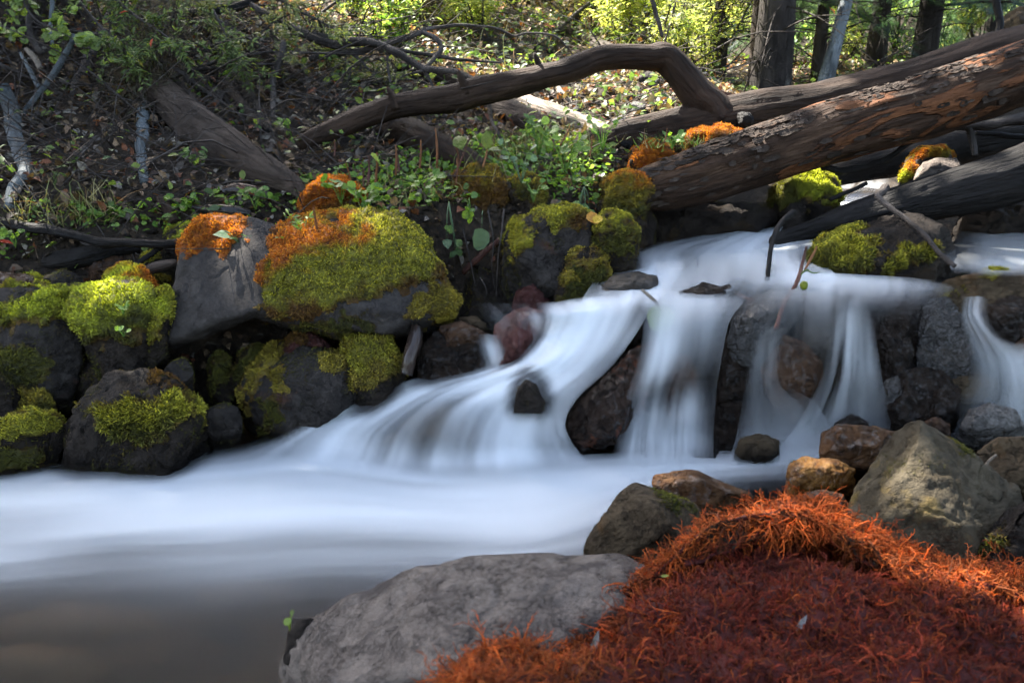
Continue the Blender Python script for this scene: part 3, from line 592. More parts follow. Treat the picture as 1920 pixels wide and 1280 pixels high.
rock('rock', 'round green mossy rock right of the grey patched boulder', [(1112, 470), (1115, 420), (1140, 400), (1175, 405), (1196, 430), (1192, 465), (1160, 485), (1130, 482)], 2.68, M_dark, th=.22, seed=36, soft=6, moss=[dict(poly=[[(1105, 440), (1120, 398), (1160, 392), (1200, 425), (1200, 455), (1150, 440)]], pal='green', alt=('dim', [(1100, 430), (1200, 435), (1200, 490), (1100, 490)]), th=.018), dict(poly=[[(1110, 440), (1200, 440), (1190, 480), (1130, 482)]], pal='dim', th=.008)])
rock('rock', 'olive mossy rock at the water corner below the grey patched boulder', [(1040, 565), (1055, 500), (1085, 465), (1120, 462), (1142, 490), (1132, 530), (1110, 570), (1070, 580)], 2.6, M_dark, th=.22, seed=37, moss=[dict(poly=[[(1060, 520), (1075, 470), (1110, 455), (1146, 485), (1140, 520), (1100, 510)]], pal='olive', th=.018), dict(poly=[[(1050, 570), (1070, 500), (1135, 510), (1115, 570)]], pal='dim', th=.01)])
rock('stone', 'dark reddish stone in the hollow below the leafy bank', [(960, 580), (968, 545), (995, 528), (1025, 550), (1040, 580), (1000, 590)], 2.62, M_red, th=.16, seed=38)
rock('rock', 'dark recessed rock behind the upper pool', [(860, 600), (870, 530), (900, 500), (940, 520), (965, 560), (960, 600), (900, 605)], 2.78, M_dark, th=.3, seed=39)
rock('mossy_mound', 'brown mossy mound on the leafy bank under the broad leaf', [(852, 375), (858, 330), (890, 312), (930, 318), (952, 345), (950, 385), (905, 395)], 2.9, M_earth, th=.25, seed=40, soft=3, lump=.10, drop=.0, cat='mound', moss=[dict(poly=[[(842, 390), (850, 322), (890, 304), (935, 310), (962, 345), (955, 395)]], pal='brown', alt=('olive', [(860, 340), (880, 310), (940, 315), (950, 340), (900, 345)]), th=.016)])
rock('mossy_mound', 'dark olive mossy mound right of the brown one on the bank', [(950, 375), (955, 345), (985, 325), (1012, 335), (1022, 360), (1010, 380), (970, 385)], 2.9, M_earth, th=.2, seed=41, soft=3, lump=.10, drop=.0, cat='mound', moss=[dict(poly=[[(942, 388), (950, 338), (985, 318), (1020, 330), (1030, 370), (1000, 390)]], pal='olive', alt=('dim', [(950, 360), (1030, 355), (1030, 400), (950, 400)]), th=.014)])
rock('mossy_mound', 'rust orange mossy mound above the slab among small leaves', [(560, 395), (568, 365), (600, 345), (645, 336), (678, 350), (685, 385), (650, 405), (600, 408)], 2.88, M_earth, th=.22, seed=42, soft=3, lump=.10, drop=.0, cat='mound', moss=[dict(poly=[[(548, 402), (560, 358), (600, 338), (645, 328), (690, 348), (692, 392), (640, 412)]], pal='orange', alt=('brown', [(600, 380), (690, 375), (690, 420), (600, 420)]), th=.016)])
rock('mossy_mound', 'orange mossy mound below the back log near the bank end', [(1180, 308), (1192, 285), (1222, 274), (1255, 282), (1268, 300), (1240, 318), (1200, 318)], 3.15, M_earth, th=.25, seed=43, soft=3, lump=.10, drop=.0, cat='mound', moss=[dict(poly=[[(1172, 318), (1185, 278), (1222, 266), (1262, 276), (1276, 305), (1240, 325)]], pal='orange', th=.016)])
rock('mossy_mound', 'rusty moss strip lying against the back log', [(1290, 278), (1300, 250), (1340, 243), (1385, 246), (1400, 262), (1380, 276), (1330, 282)], 3.2, M_earth, th=.2, seed=44, soft=3, lump=.10, drop=.0, cat='mound', moss=[dict(poly=[[(1282, 284), (1295, 244), (1340, 236), (1392, 240), (1410, 265), (1380, 282)]], pal='orange', alt=('brown', [(1290, 262), (1400, 262), (1400, 290), (1290, 290)]), th=.012)])
rock('mossy_mound', 'mound of rust and olive moss over the end of the front log', [(1128, 380), (1136, 345), (1165, 322), (1200, 318), (1222, 335), (1220, 370), (1205, 402), (1165, 408)], 2.9, M_earth, th=.2, seed=45, soft=3, lump=.10, drop=.0, cat='mound', moss=[dict(poly=[[(1118, 392), (1130, 338), (1165, 314), (1205, 310), (1232, 335), (1225, 380), (1195, 410), (1150, 405)]], pal='olive', alt=('orange', [(1130, 335), (1165, 312), (1215, 312), (1215, 330), (1160, 345)]), alt2=('dim', [(1120, 385), (1230, 375), (1220, 420), (1130, 420)]), th=.02)])
rock('rock', 'dark shaded rock below the mossy end of the front log', [(1110, 420), (1115, 380), (1150, 372), (1215, 390), (1235, 430), (1210, 455), (1150, 440)], 2.95, M_dark, th=.3, seed=46)
# ---- upstream
rock('rock', 'sunlit bright green mossy rock beneath the front log beside the upper stream', [(1440, 385), (1450, 345), (1490, 318), (1535, 312), (1562, 335), (1574, 365), (1565, 385), (1500, 395)], 3.15, M_dark, th=.3, seed=50, moss=[dict(poly=[[(1470, 350), (1490, 315), (1535, 305), (1568, 332), (1582, 370), (1560, 388), (1500, 370)]], pal='bright', alt=('dim', [(1430, 400), (1440, 330), (1490, 330), (1500, 365), (1560, 380), (1560, 400)]), th=.022), dict(poly=[[(1435, 390), (1445, 345), (1480, 335), (1510, 390)]], pal='dim', th=.012)])
rock('rock', 'dark wet bank rock in the shadow below the front log', [(1200, 450), (1215, 405), (1300, 385), (1400, 378), (1470, 390), (1480, 410), (1400, 425), (1300, 440)], 3.2, M_dark, th=.35, seed=51)
rock('stone', 'small grey stone by the upper stream below the green rock', [(1472, 398), (1480, 383), (1500, 378), (1512, 386), (1506, 398), (1485, 402)], 3.0, M_dark, th=.12, seed=52)
rock('rock', 'ochre mossy rock behind the dark log at the upper right', [(1688, 335), (1695, 300), (1725, 280), (1765, 277), (1786, 290), (1780, 315), (1740, 338), (1705, 345)], 3.2, M_grey, th=.25, seed=53, moss=[dict(poly=[[(1680, 345), (1690, 298), (1725, 274), (1772, 270), (1792, 290), (1760, 300), (1728, 305), (1715, 335)]], pal='orange', alt=('olive', [(1720, 300), (1740, 280), (1790, 275), (1790, 300), (1740, 305)]), alt2=('bright', [(1678, 320), (1700, 300), (1712, 310), (1700, 345), (1680, 350)]), th=.018)])
rock('stone', 'blue grey angular stone in front of the ochre mossy rock', [(1715, 335), (1722, 308), (1755, 298), (1795, 296), (1800, 312), (1770, 328), (1735, 345)], 3.08, M_granite, th=.16, seed=54, lump=.02)
rock('boulder', 'dark rounded boulder with two green moss pads in midstream', [(1505, 515), (1520, 470), (1560, 430), (1620, 410), (1700, 398), (1752, 415), (1785, 450), (1792, 490), (1770, 520), (1650, 535), (1540, 530)], 2.6, M_dark, th=.4, seed=55, bulge=.16, moss=[dict(poly=[[(1508, 520), (1520, 465), (1560, 425), (1600, 422), (1625, 435), (1650, 450), (1645, 490), (1600, 515), (1540, 520)]], pal='dim', alt=('green', [(1540, 460), (1575, 425), (1640, 430), (1650, 470), (1600, 480)]), th=.026, blade=.018), dict(poly=[[(1650, 500), (1665, 465), (1700, 450), (1745, 455), (1752, 475), (1700, 500), (1660, 512)]], pal='dim', alt=('green', [(1660, 490), (1700, 460), (1750, 470), (1700, 492)]), th=.018, blade=.018)])
rock('boulder', 'grey wet ledge boulder with a green tuft right of midstream', [(1745, 555), (1770, 530), (1830, 505), (1885, 488), (1935, 495), (1990, 520), (2000, 600), (1960, 640), (1880, 640), (1850, 600), (1790, 570)], 2.46, M_tan2, th=.4, seed=56, front=[(1790, 548, -.05), (1860, 545, -.08), (1930, 535, -.08), (1880, 625, -.06), (1960, 620, -.08), (1850, 575, -.05)], lump=.02, moss=[dict(poly=[[(1845, 512), (1858, 498), (1885, 494), (1890, 506), (1865, 514)]], pal='green', th=.014), dict(poly=[[(1770, 550), (1800, 530), (1830, 525), (1810, 550)]], pal='olive', th=.005, noise_amp=1, dens=16000)])
rock('rock', 'black wet rock under the grey ledge boulder at the right edge', [(1840, 620), (1850, 570), (1900, 560), (1980, 560), (1990, 650), (1930, 655), (1880, 645)], 2.42, M_wet, th=.25, seed=57)
rock('rock', 'brown round stone cut by the right picture edge in the side stream', [(1896, 690), (1900, 650), (1925, 628), (1970, 640), (1980, 690), (1930, 710)], 2.36, M_brown, th=.2, seed=58)
rock('rock', 'dark rock under the fallen log at the far right', [(1790, 430), (1800, 395), (1880, 380), (1990, 380), (2000, 440), (1940, 450), (1870, 420)], 2.95, M_dark, th=.3, seed=59)
# ---- falls
rock('rock', 'olive brown stone under clear gliding water at the pool corner', [(1108, 572), (1122, 540), (1150, 518), (1195, 510), (1230, 520), (1236, 545), (1200, 570), (1150, 585)], 2.53, M_olive, th=.16, seed=60, soft=6)
rock('rock', 'bluish submerged rock at the head of the middle fall', [(1255, 578), (1272, 548), (1320, 530), (1368, 540), (1390, 570), (1320, 588)], 2.44, M_wet, th=.2, seed=61, soft=6)
rock('rock', 'brown sloping rock inside the middle fall', [(1175, 880), (1185, 760), (1205, 660), (1225, 610), (1300, 595), (1370, 600), (1350, 700), (1335, 860), (1260, 890)], 2.52, M_olive, th=.3, seed=62, bulge=.02, soft=6)
rock('rock', 'dark textured rock with a ragged top beside the middle fall', [(1330, 720), (1335, 640), (1352, 605), (1400, 580), (1445, 560), (1490, 545), (1470, 620), (1450, 700), (1400, 725)], 2.4, M_wet, th=.3, seed=63, bulge=.1)
rock('rock', 'smooth brown rounded stone behind a thin water veil', [(1425, 700), (1432, 650), (1465, 625), (1505, 640), (1540, 680), (1545, 715), (1505, 738), (1450, 730)], 2.4, M_brown, th=.22, seed=64, soft=7, lump=.015)
rock('rock', 'dark drum shaped rock at the foot of the falls', [(1318, 870), (1322, 760), (1340, 715), (1400, 705), (1470, 715), (1510, 745), (1500, 800), (1440, 870), (1370, 885)], 2.42, M_wet, th=.3, seed=65, bulge=.14)
rock('rock', 'long dark ledge rock behind the right falls', [(1440, 680), (1455, 600), (1480, 562), (1600, 556), (1720, 562), (1790, 580), (1800, 640), (1760, 800), (1560, 850), (1470, 800)], 2.58, M_olive, th=.35, seed=66, bulge=.08, soft=7)
rock('rock', 'black dripping rock wall right of the narrow fall', [(1625, 700), (1622, 610), (1640, 570), (1680, 552), (1730, 570), (1752, 640), (1755, 740), (1700, 800), (1640, 790)], 2.46, M_wet, th=.25, seed=67, bulge=.1)
rock('rock', 'rock sparkling with wet highlights right of the falls', [(1725, 690), (1720, 610), (1735, 560), (1775, 556), (1800, 590), (1808, 640), (1842, 660), (1835, 685), (1780, 702)], 2.42, M_glint, th=.22, seed=68, bulge=.12)
rock('rock', 'dark rough rock below the sparkling one', [(1640, 800), (1648, 740), (1690, 695), (1750, 690), (1800, 715), (1795, 745), (1740, 780), (1690, 810)], 2.38, M_wet, th=.22, seed=69)
rock('rock', 'brown stone under the side stream', [(1760, 745), (1770, 705), (1830, 690), (1875, 715), (1870, 745), (1810, 755)], 2.44, M_tan2, th=.16, seed=70, soft=6)
rock('stone', 'pale rounded stone in the misty water at the right edge', [(1800, 800), (1815, 768), (1860, 755), (1905, 768), (1920, 800), (1860, 815)], 2.27, M_pale, th=.16, seed=71, soft=6)
rock('stone', 'pale brown stone at the foot of the drum shaped rock', [(1378, 850), (1388, 822), (1425, 812), (1460, 825), (1462, 848), (1420, 858)], 2.3, M_tan2, th=.12, seed=72, soft=6)
rock('boulder', 'brown boulder under the white water of the main cascade', [(690, 890), (715, 830), (770, 775), (830, 755), (890, 780), (925, 850), (920, 900), (800, 915)], 2.35, M_tan2, th=.25, seed=73, bulge=.05, soft=6)
# ---- near bank
rock('boulder', 'large tan boulder with a sunlit yellow face at the right', [(1570, 1000), (1585, 930), (1635, 870), (1672, 800), (1705, 782), (1745, 795), (1800, 840), (1850, 875), (1905, 915), (1920, 975), (1905, 1030), (1800, 1060), (1650, 1050)], 1.62, M_tan, th=.28, seed=80, lump=.025, res=80, front=[(1690, 810, -.02), (1650, 890, -.07), (1610, 960, -.09), (1660, 1030, -.16), (1780, 1045, -.17), (1860, 990, -.10), (1810, 890, -.05), (1740, 900, -.10)], moss=[dict(poly=[[(1770, 800), (1800, 825), (1840, 860), (1830, 872), (1780, 835)]], pal='dim', th=.006, blade=.008), dict(poly=[[(1640, 860), (1720, 850), (1770, 870), (1700, 900), (1650, 910)]], pal='dim', th=.003, blade=.006, noise_amp=1.0, dens=20000)])
rock('boulder', 'dark speckled boulder in the lower right corner behind the red moss', [(1795, 1050), (1840, 1010), (1890, 960), (1960, 930), (2020, 960), (2030, 1100), (1930, 1130), (1830, 1110)], 1.5, M_dark, th=.25, seed=81, moss=[dict(poly=[[(1800, 1050), (1850, 1000), (1890, 985), (1880, 1020), (1840, 1060)]], pal='dim', th=.008, blade=.012)])
rock('rock', 'wet grey rock with a white leaf stalk behind the tan boulder', [(1822, 880), (1830, 845), (1870, 822), (1930, 818), (1990, 850), (1990, 910), (1920, 920), (1860, 905)], 1.95, M_tan2, th=.22, seed=82)
rock('rock', 'wet brown angular rock left of the tan boulder peak', [(1534, 850), (1536, 812), (1570, 798), (1640, 800), (1690, 815), (1690, 850), (1640, 872), (1580, 868)], 1.9, M_rust, th=.2, seed=83, lump=.02, soft=2)
rock('stone', 'glossy orange brown round stone in the water before the tan boulder', [(1474, 900), (1480, 870), (1510, 858), (1560, 862), (1605, 878), (1600, 905), (1540, 918), (1500, 922)], 1.82, M_orange, th=.13, seed=84, soft=6)
rock('stone', 'brown wet stone below the glossy orange one', [(1500, 945), (1510, 924), (1545, 918), (1580, 928), (1590, 950), (1545, 962)], 1.74, M_brown, th=.1, seed=85, soft=5)
rock('rock', 'grey tan pyramid shaped rock at the water edge left of the red moss', [(1092, 1035), (1100, 1010), (1140, 975), (1165, 925), (1190, 908), (1250, 925), (1310, 945), (1340, 985), (1320, 1035), (1240, 1060), (1150, 1055)], 1.58, M_tan2, th=.22, seed=86, lump=.02, soft=2, front=[(1190, 925, -.01), (1270, 950, -.06), (1265, 1000, -.12), (1200, 1040, -.1), (1130, 1030, -.06)], moss=[dict(poly=[[(1225, 925), (1280, 935), (1330, 960), (1320, 985), (1290, 960), (1240, 945)]], pal='dim', th=.004, blade=.008, noise_amp=.9)])
rock('rock', 'rust brown flat topped rock behind the grey tan pyramid', [(1212, 912), (1225, 892), (1270, 883), (1310, 884), (1345, 900), (1400, 925), (1425, 945), (1390, 975), (1310, 960), (1250, 935)], 1.72, M_rust, th=.2, seed=87, lump=.015, soft=2, front=[(1235, 910, -.02), (1300, 935, -.07), (1370, 950, -.08), (1310, 900, -.01)])
rock('boulder', 'large smooth grey granite boulder in the foreground', [(535, 1250), (545, 1215), (590, 1165), (660, 1120), (760, 1075), (860, 1055), (950, 1044), (1060, 1046), (1170, 1046), (1230, 1080), (1230, 1300), (1000, 1360), (700, 1360), (540, 1330)], 1.24, M_granite, th=.36, seed=88, lump=.012, soft=7, res=95, sink=.1, front=[(600, 1215, -.03), (720, 1130, -.04), (880, 1100, -.08), (960, 1095, -.07), (1080, 1090, -.1), (1150, 1140, -.14), (1000, 1250, -.2), (800, 1270, -.2), (640, 1290, -.14)])
rock('stone', 'small black stone with a green sprig left of the granite boulder', [(530, 1250), (535, 1185), (555, 1160), (585, 1158), (600, 1190), (580, 1250)], 1.22, M_dark, th=.1, seed=89)

# ---- stones under the clear edge of the pool
rock('stone', 'ochre stone showing through the water at the lower left', [(375, 1175), (390, 1158), (420, 1150), (450, 1158), (455, 1172), (415, 1182)], dz(1165, -.07), M_tan2, th=.1, bulge=.1, seed=100, soft=6, sink=.05)
for k, (x, y, a_, b_, lab) in enumerate([(150, 1190, 190, 55, 'broad dark stone under the water near the left picture edge'), (330, 1240, 150, 45, 'dark brown stone under the water left of the granite boulder'), (60, 1260, 150, 50, 'dark stone under the water in the lower left corner'), (470, 1120, 110, 30, 'dim stone under the fading white water'), (290, 1110, 100, 22, 'smaller dim stone under the fading white water left of its neighbour')]):
    rock('stone', lab, [(x + a_*math.cos(t), y + b_*math.sin(t)) for t in np.linspace(0, 6.28, 9)[:-1]], float(dz(y, -.12)), [M_bed, M_brown, M_bed][k % 3], th=.25, bulge=.1, seed=101+k, soft=6, sink=.05)

# ---- more wet stones in and around the falls
rock('rock', 'olive brown gravelly wet slope left of the bud twig', [(1345, 615), (1365, 585), (1410, 562), (1460, 545), (1500, 548), (1490, 590), (1440, 625), (1380, 630)], 2.40, M_glint, th=.2, seed=120)
rock('rock', 'brown hump under the lip of the narrow fall', [(1485, 640), (1495, 580), (1525, 555), (1565, 560), (1585, 600), (1570, 650), (1520, 665)], 2.44, M_olive, th=.2, seed=121, soft=5)
rock('rock', 'black wet knob right of the narrow fall', [(1632, 690), (1640, 635), (1665, 605), (1700, 615), (1712, 660), (1690, 705), (1655, 712)], 2.39, M_wet, th=.18, seed=122)
rock('rock', 'small black wet stone below the black knob', [(1650, 745), (1660, 712), (1690, 700), (1712, 720), (1708, 752), (1675, 762)], 2.36, M_glint, th=.12, seed=123)
rock('rock', 'dark wet stone at the foot of the narrow fall', [(1560, 815), (1570, 785), (1600, 772), (1632, 785), (1640, 815), (1600, 826)], 2.32, M_wet, th=.12, seed=124)
rock('rock', 'brown stone breaking the middle fall', [(1245, 735), (1250, 690), (1268, 665), (1295, 668), (1310, 700), (1300, 738), (1270, 745)], 2.41, M_brown, th=.16, seed=125, soft=5)
rock('rock', 'dark wet stone under the left edge of the drum shaped rock', [(1290, 860), (1295, 820), (1318, 800), (1345, 815), (1350, 855), (1320, 870)], 2.35, M_wet, th=.12, seed=126)
rock('stone', 'black stone at the foot of the sparkling rock', [(1735, 770), (1745, 735), (1775, 722), (1800, 740), (1798, 772), (1765, 782)], 2.32, M_wet, th=.12, seed=127)
rock('stone', 'brown wet stone in the misty water left of the pale rounded one', [(1715, 812), (1725, 790), (1755, 782), (1782, 795), (1780, 815), (1745, 820)], 2.26, M_brown, th=.1, seed=128)
rock('stone', 'dark stone just breaking the white water above the drift log', [(1110, 655), (1120, 638), (1145, 632), (1165, 645), (1160, 660), (1130, 664)], 2.40, M_wet, th=.1, seed=129, sink=.03)
from mathutils.kdtree import KDTree
kp = np.vstack([RK[k][1][::3] for k in RK if not any(t in k for t in ('under', 'submerged', 'inside', 'veil', 'foot of', 'granite', 'pyramid'))])
kp = kp[(kp[:, 2] < .5) & (kp[:, 2] > -.06)]
KD = KDTree(len(kp))
for i_, v_ in enumerate(kp): KD.insert(v_, i_)
KD.balance()
# ---- white water, row by row down the flow: (px, py, height, how white)
def colrow(px, l): return [(px, y, .012, f) for y, f in l]
flow_patch([                                                     # lower pool, flowing out to the left
    colrow(1640, [(838, 0), (850, .25), (862, .3), (880, .15), (905, .0), (930, 0), (960, 0), (980, 0), (1000, 0)]),
    colrow(1520, [(835, 0), (850, .45), (866, .55), (885, .3), (915, .05), (940, 0), (970, 0), (990, 0), (1010, 0)]),
    colrow(1380, [(842, .1), (860, .65), (876, .75), (892, .5), (920, .15), (945, 0), (980, 0), (1000, 0), (1020, 0)]),
    colrow(1200, [(850, .4), (870, .8), (888, .92), (910, .8), (950, .6), (1000, .4), (1040, .2), (1060, 0), (1080, 0)]),
    colrow(1000, [(858, .45), (885, .85), (925, .97), (970, .93), (1010, .78), (1042, .6), (1085, .3), (1120, .1), (1160, 0)]),
    colrow(800, [(866, .2), (890, .75), (930, .95), (965, .98), (1005, .74), (1050, .5), (1100, .22), (1150, .1), (1220, .0)]),
    colrow(600, [(815, 0), (862, .8), (910, .9), (962, .98), (1008, .68), (1055, .45), (1100, .2), (1160, .08), (1300, 0)]),
    colrow(400, [(836, 0), (878, .82), (920, .92), (975, .94), (1025, .62), (1070, .40), (1120, .18), (1180, .07), (1320, 0)]),
    colrow(200, [(853, 0), (893, .78), (935, .92), (985, .86), (1030, .50), (1075, .36), (1120, .16), (1190, .05), (1330, 0)]),
    colrow(0, [(868, 0), (905, .72), (950, .85), (1000, .66), (1050, .62), (1092, .36), (1130, .14), (1200, .04), (1340, 0)]),
    colrow(-250, [(870, 0), (910, .65), (960, .75), (1010, .6), (1060, .5), (1110, .3), (1150, .12), (1220, .04), (1350, 0)])], .2, nu=90, nv=120, wob=.004, fade=.07, lift=.003, gain=.95)
flow_patch([                                                     # main cascade, from the upper pool down to the left
    [(870, 579, .405, 0), (960, 577, .41, 0), (1060, 570, .425, 0), (1140, 562, .435, 0), (1230, 552, .445, 0)],
    [(880, 580, .40, 0), (960, 580, .41, .15), (1060, 578, .42, .6), (1140, 574, .43, .75), (1230, 568, .44, .2)],
    [(900, 610, .385, 0), (985, 606, .39, .35), (1070, 598, .405, .88), (1140, 596, .41, .9), (1215, 598, .415, .15)],
    [(925, 660, .29, .0), (985, 645, .32, .7), (1050, 640, .34, .95), (1120, 640, .35, .9), (1190, 640, .36, .25)],
    [(850, 703, .20, .0), (925, 695, .24, .75), (1010, 690, .28, .96), (1080, 695, .28, .85), (1145, 700, .28, .1)],
    [(725, 722, .165, .0), (800, 728, .18, .72), (920, 735, .20, .93), (1015, 745, .21, .96), (1085, 755, .21, .2)],
    [(600, 775, .09, .0), (720, 765, .12, .88), (850, 775, .15, .45), (980, 790, .13, .95), (1060, 800, .13, .35)],
    [(520, 822, .04, .0), (640, 810, .06, .9), (815, 825, .09, .25), (965, 835, .07, .92), (1070, 835, .07, .3)],
    [(440, 850, .015, .0), (600, 856, .02, .8), (800, 876, .02, .5), (970, 872, .025, .9), (1090, 862, .025, .25)],
    [(380, 880, .013, .0), (560, 905, .013, .0), (800, 915, .013, .0), (980, 912, .013, .0), (1120, 900, .013, .0)]], .45, nu=90, nv=110, wob=.008, seed=1, fade=.05, lift=.014)
flow_patch([                                                     # stream coming down from behind the logs
    [(1570, 326, .63, .0), (1600, 326, .635, .1), (1640, 328, .635, .1), (1690, 330, .635, 0)],
    [(1548, 346, .60, .0), (1590, 348, .605, .4), (1635, 348, .61, .35), (1690, 352, .61, 0)],
    [(1490, 374, .575, .0), (1545, 374, .58, .8), (1600, 372, .59, .8), (1650, 375, .60, 0)],
    [(1400, 402, .555, .0), (1470, 402, .56, .75), (1530, 402, .565, .6), (1600, 402, .575, .1)],
    [(1290, 440, .525, .0), (1380, 434, .54, .5), (1450, 430, .545, .9), (1530, 445, .55, .3)],
    [(1170, 462, .50, .0), (1265, 468, .505, .5), (1390, 470, .515, .88), (1530, 480, .52, .45)],
    [(1135, 495, .475, .1), (1255, 500, .485, .8), (1390, 505, .49, .72), (1560, 508, .50, .6)],
    [(1105, 540, .45, .3), (1235, 535, .46, .9), (1380, 534, .475, .55), (1570, 522, .485, .6)],
    [(1085, 572, .43, .6), (1225, 562, .445, .7), (1360, 560, .45, .32), (1560, 540, .475, .3)],
    [(1070, 590, .41, .0), (1220, 582, .43, .0), (1370, 585, .43, .0), (1540, 562, .46, .0)]], .42, nu=80, nv=90, wob=.006, seed=2, fade=.05, gain=.85)
flow_patch([                                                     # thin sheet gliding over the flat ledge
    [(1380, 508, .495, 0), (1530, 512, .495, .5), (1680, 520, .49, .3), (1760, 528, .487, 0)],
    [(1370, 520, .483, 0), (1530, 522, .485, .72), (1680, 532, .482, .55), (1780, 540, .478, .1)],
    [(1370, 540, .47, 0), (1530, 540, .475, .6), (1680, 548, .47, .4), (1770, 556, .465, .05)],
    [(1380, 580, .44, 0), (1530, 580, .45, .24), (1660, 580, .45, .10), (1750, 590, .44, .0)],
    [(1390, 640, .37, 0), (1530, 640, .37, .1), (1650, 640, .36, .0), (1740, 650, .36, .0)],
    [(1390, 690, .28, 0), (1530, 690, .28, 0), (1650, 690, .28, .0), (1740, 690, .28, .0)]], .25, nu=50, nv=40, seed=3, near=.022)
flow_patch([                                                     # middle fall
    [(1205, 546, .45, 0), (1252, 540, .455, 0), (1310, 543, .46, 0), (1395, 550, .46, 0)],
    [(1210, 562, .447, .1), (1255, 558, .45, .65), (1310, 562, .45, .7), (1390, 566, .45, .3)],
    [(1205, 600, .41, .15), (1245, 596, .415, .7), (1305, 600, .415, .6), (1365, 600, .415, .35)],
    [(1198, 650, .345, .05), (1236, 646, .35, .88), (1300, 650, .35, .38), (1352, 655, .345, .25)],
    [(1185, 700, .27, .05), (1226, 696, .28, .78), (1288, 695, .285, .18), (1345, 695, .285, .2)],
    [(1172, 742, .20, .15), (1216, 738, .21, .4), (1275, 728, .225, .25), (1340, 722, .235, .12)],
    [(1160, 785, .12, .05), (1208, 780, .13, .72), (1268, 778, .14, .75), (1336, 775, .145, .1)],
    [(1150, 830, .055, .05), (1202, 830, .055, .8), (1265, 826, .06, .8), (1334, 822, .06, .15)],
    [(1140, 872, .014, .0), (1200, 878, .014, .45), (1262, 876, .014, .45), (1335, 870, .014, .05)]], [.15, .15, .2, .3, .75, .9, .8, .3], nu=80, nv=70, wob=.004, seed=4, near=.022, gain=.8)
flow_patch([                                                     # narrow fall beside the dark wall
    [(1560, 560, .462, 0), (1590, 562, .462, .25), (1625, 566, .46, 0)],
    [(1553, 600, .40, 0), (1588, 600, .405, .75), (1632, 602, .40, .05)],
    [(1545, 650, .33, .05), (1585, 650, .33, .8), (1640, 655, .32, .1)],
    [(1535, 705, .245, .12), (1580, 705, .245, .68), (1648, 710, .24, .15)],
    [(1505, 765, .145, .25), (1568, 765, .145, .58), (1660, 765, .145, .12)],
    [(1470, 820, .06, .4), (1555, 815, .065, .55), (1665, 805, .08, .1)],
    [(1430, 862, .014, .3), (1545, 855, .014, .4), (1670, 845, .014, 0)]], [.3, .5, .6, .6, .5, .3, .1], nu=50, nv=60, seed=5, near=.022, gain=.74)
flow_patch([                                                     # veil over the smooth brown stone
    [(1405, 615, .40, 0), (1440, 612, .40, .18), (1480, 616, .40, 0)],
    [(1400, 665, .32, 0), (1432, 665, .32, .38), (1470, 668, .32, 0)],
    [(1392, 715, .24, .05), (1426, 715, .24, .36), (1470, 718, .24, .1)],
    [(1385, 765, .15, .1), (1440, 765, .15, .42), (1525, 755, .165, .35)],
    [(1375, 820, .06, .25), (1450, 815, .065, .55), (1550, 805, .08, .4)],
    [(1360, 868, .014, .25), (1450, 862, .014, .4), (1560, 855, .014, .2)]], [.2, .4, .5, .5, .3, .1], nu=50, nv=50, seed=6, near=.022, gain=.66)
flow_patch([                                                     # side stream at the far right
    [(1795, 556, .455, 0), (1820, 555, .455, .4), (1850, 558, .455, 0)],
    [(1792, 592, .41, .05), (1818, 590, .41, .62), (1850, 596, .41, 0)],
    [(1800, 632, .35, .1), (1842, 630, .355, .6), (1890, 640, .35, .05)],
    [(1812, 682, .28, .15), (1872, 672, .29, .7), (2010, 660, .31, .4)],
    [(1800, 728, .205, .1), (1880, 722, .215, .6), (2040, 715, .23, .5)],
    [(1765, 772, .13, .1), (1870, 770, .135, .58), (2040, 770, .14, .5)],
    [(1715, 815, .06, .25), (1860, 812, .065, .5), (2030, 812, .07, .5)],
    [(1650, 850, .016, .1), (1850, 842, .018, .42), (2020, 845, .018, .4)],
    [(1650, 880, .014, .0), (1850, 872, .014, .0), (2020, 880, .014, .0)]], [.3, .35, .3, .2, .3, .3, .15, .05], nu=50, nv=60, wob=.006, seed=7, near=.02, gain=.72)
flow_patch([                                                     # still water behind, at the far right
    [(1800, 400, .60, 0), (1860, 400, .60, .3), (1940, 405, .60, .2), (2080, 410, .60, .1)],
    [(1790, 430, .565, 0), (1860, 440, .56, .35), (1950, 445, .56, .35), (2090, 450, .56, .2)],
    [(1770, 470, .545, .05), (1860, 475, .54, .38), (1960, 470, .54, .45), (2100, 475, .54, .3)],
    [(1780, 497, .52, .25), (1870, 500, .52, .55), (1970, 500, .52, .5), (2110, 505, .52, .3)],
    [(1785, 515, .51, .0), (1870, 520, .51, .0), (1970, 520, .51, .0), (2110, 530, .51, .0)]], .12, nu=40, nv=40, seed=8)
flow_patch([                                                     # trickle off the brown stone
    [(890, 628, .345, 0), (915, 626, .348, .2), (945, 628, .35, 0)],
    [(892, 652, .31, 0), (920, 650, .312, .55), (950, 652, .312, 0)],
    [(898, 680, .27, 0), (928, 678, .27, .5), (956, 680, .27, .1)],
    [(900, 712, .21, .1), (936, 708, .215, .4), (968, 705, .22, .2)]], [.4, .6, .6, .3], nu=30, nv=36, seed=9)
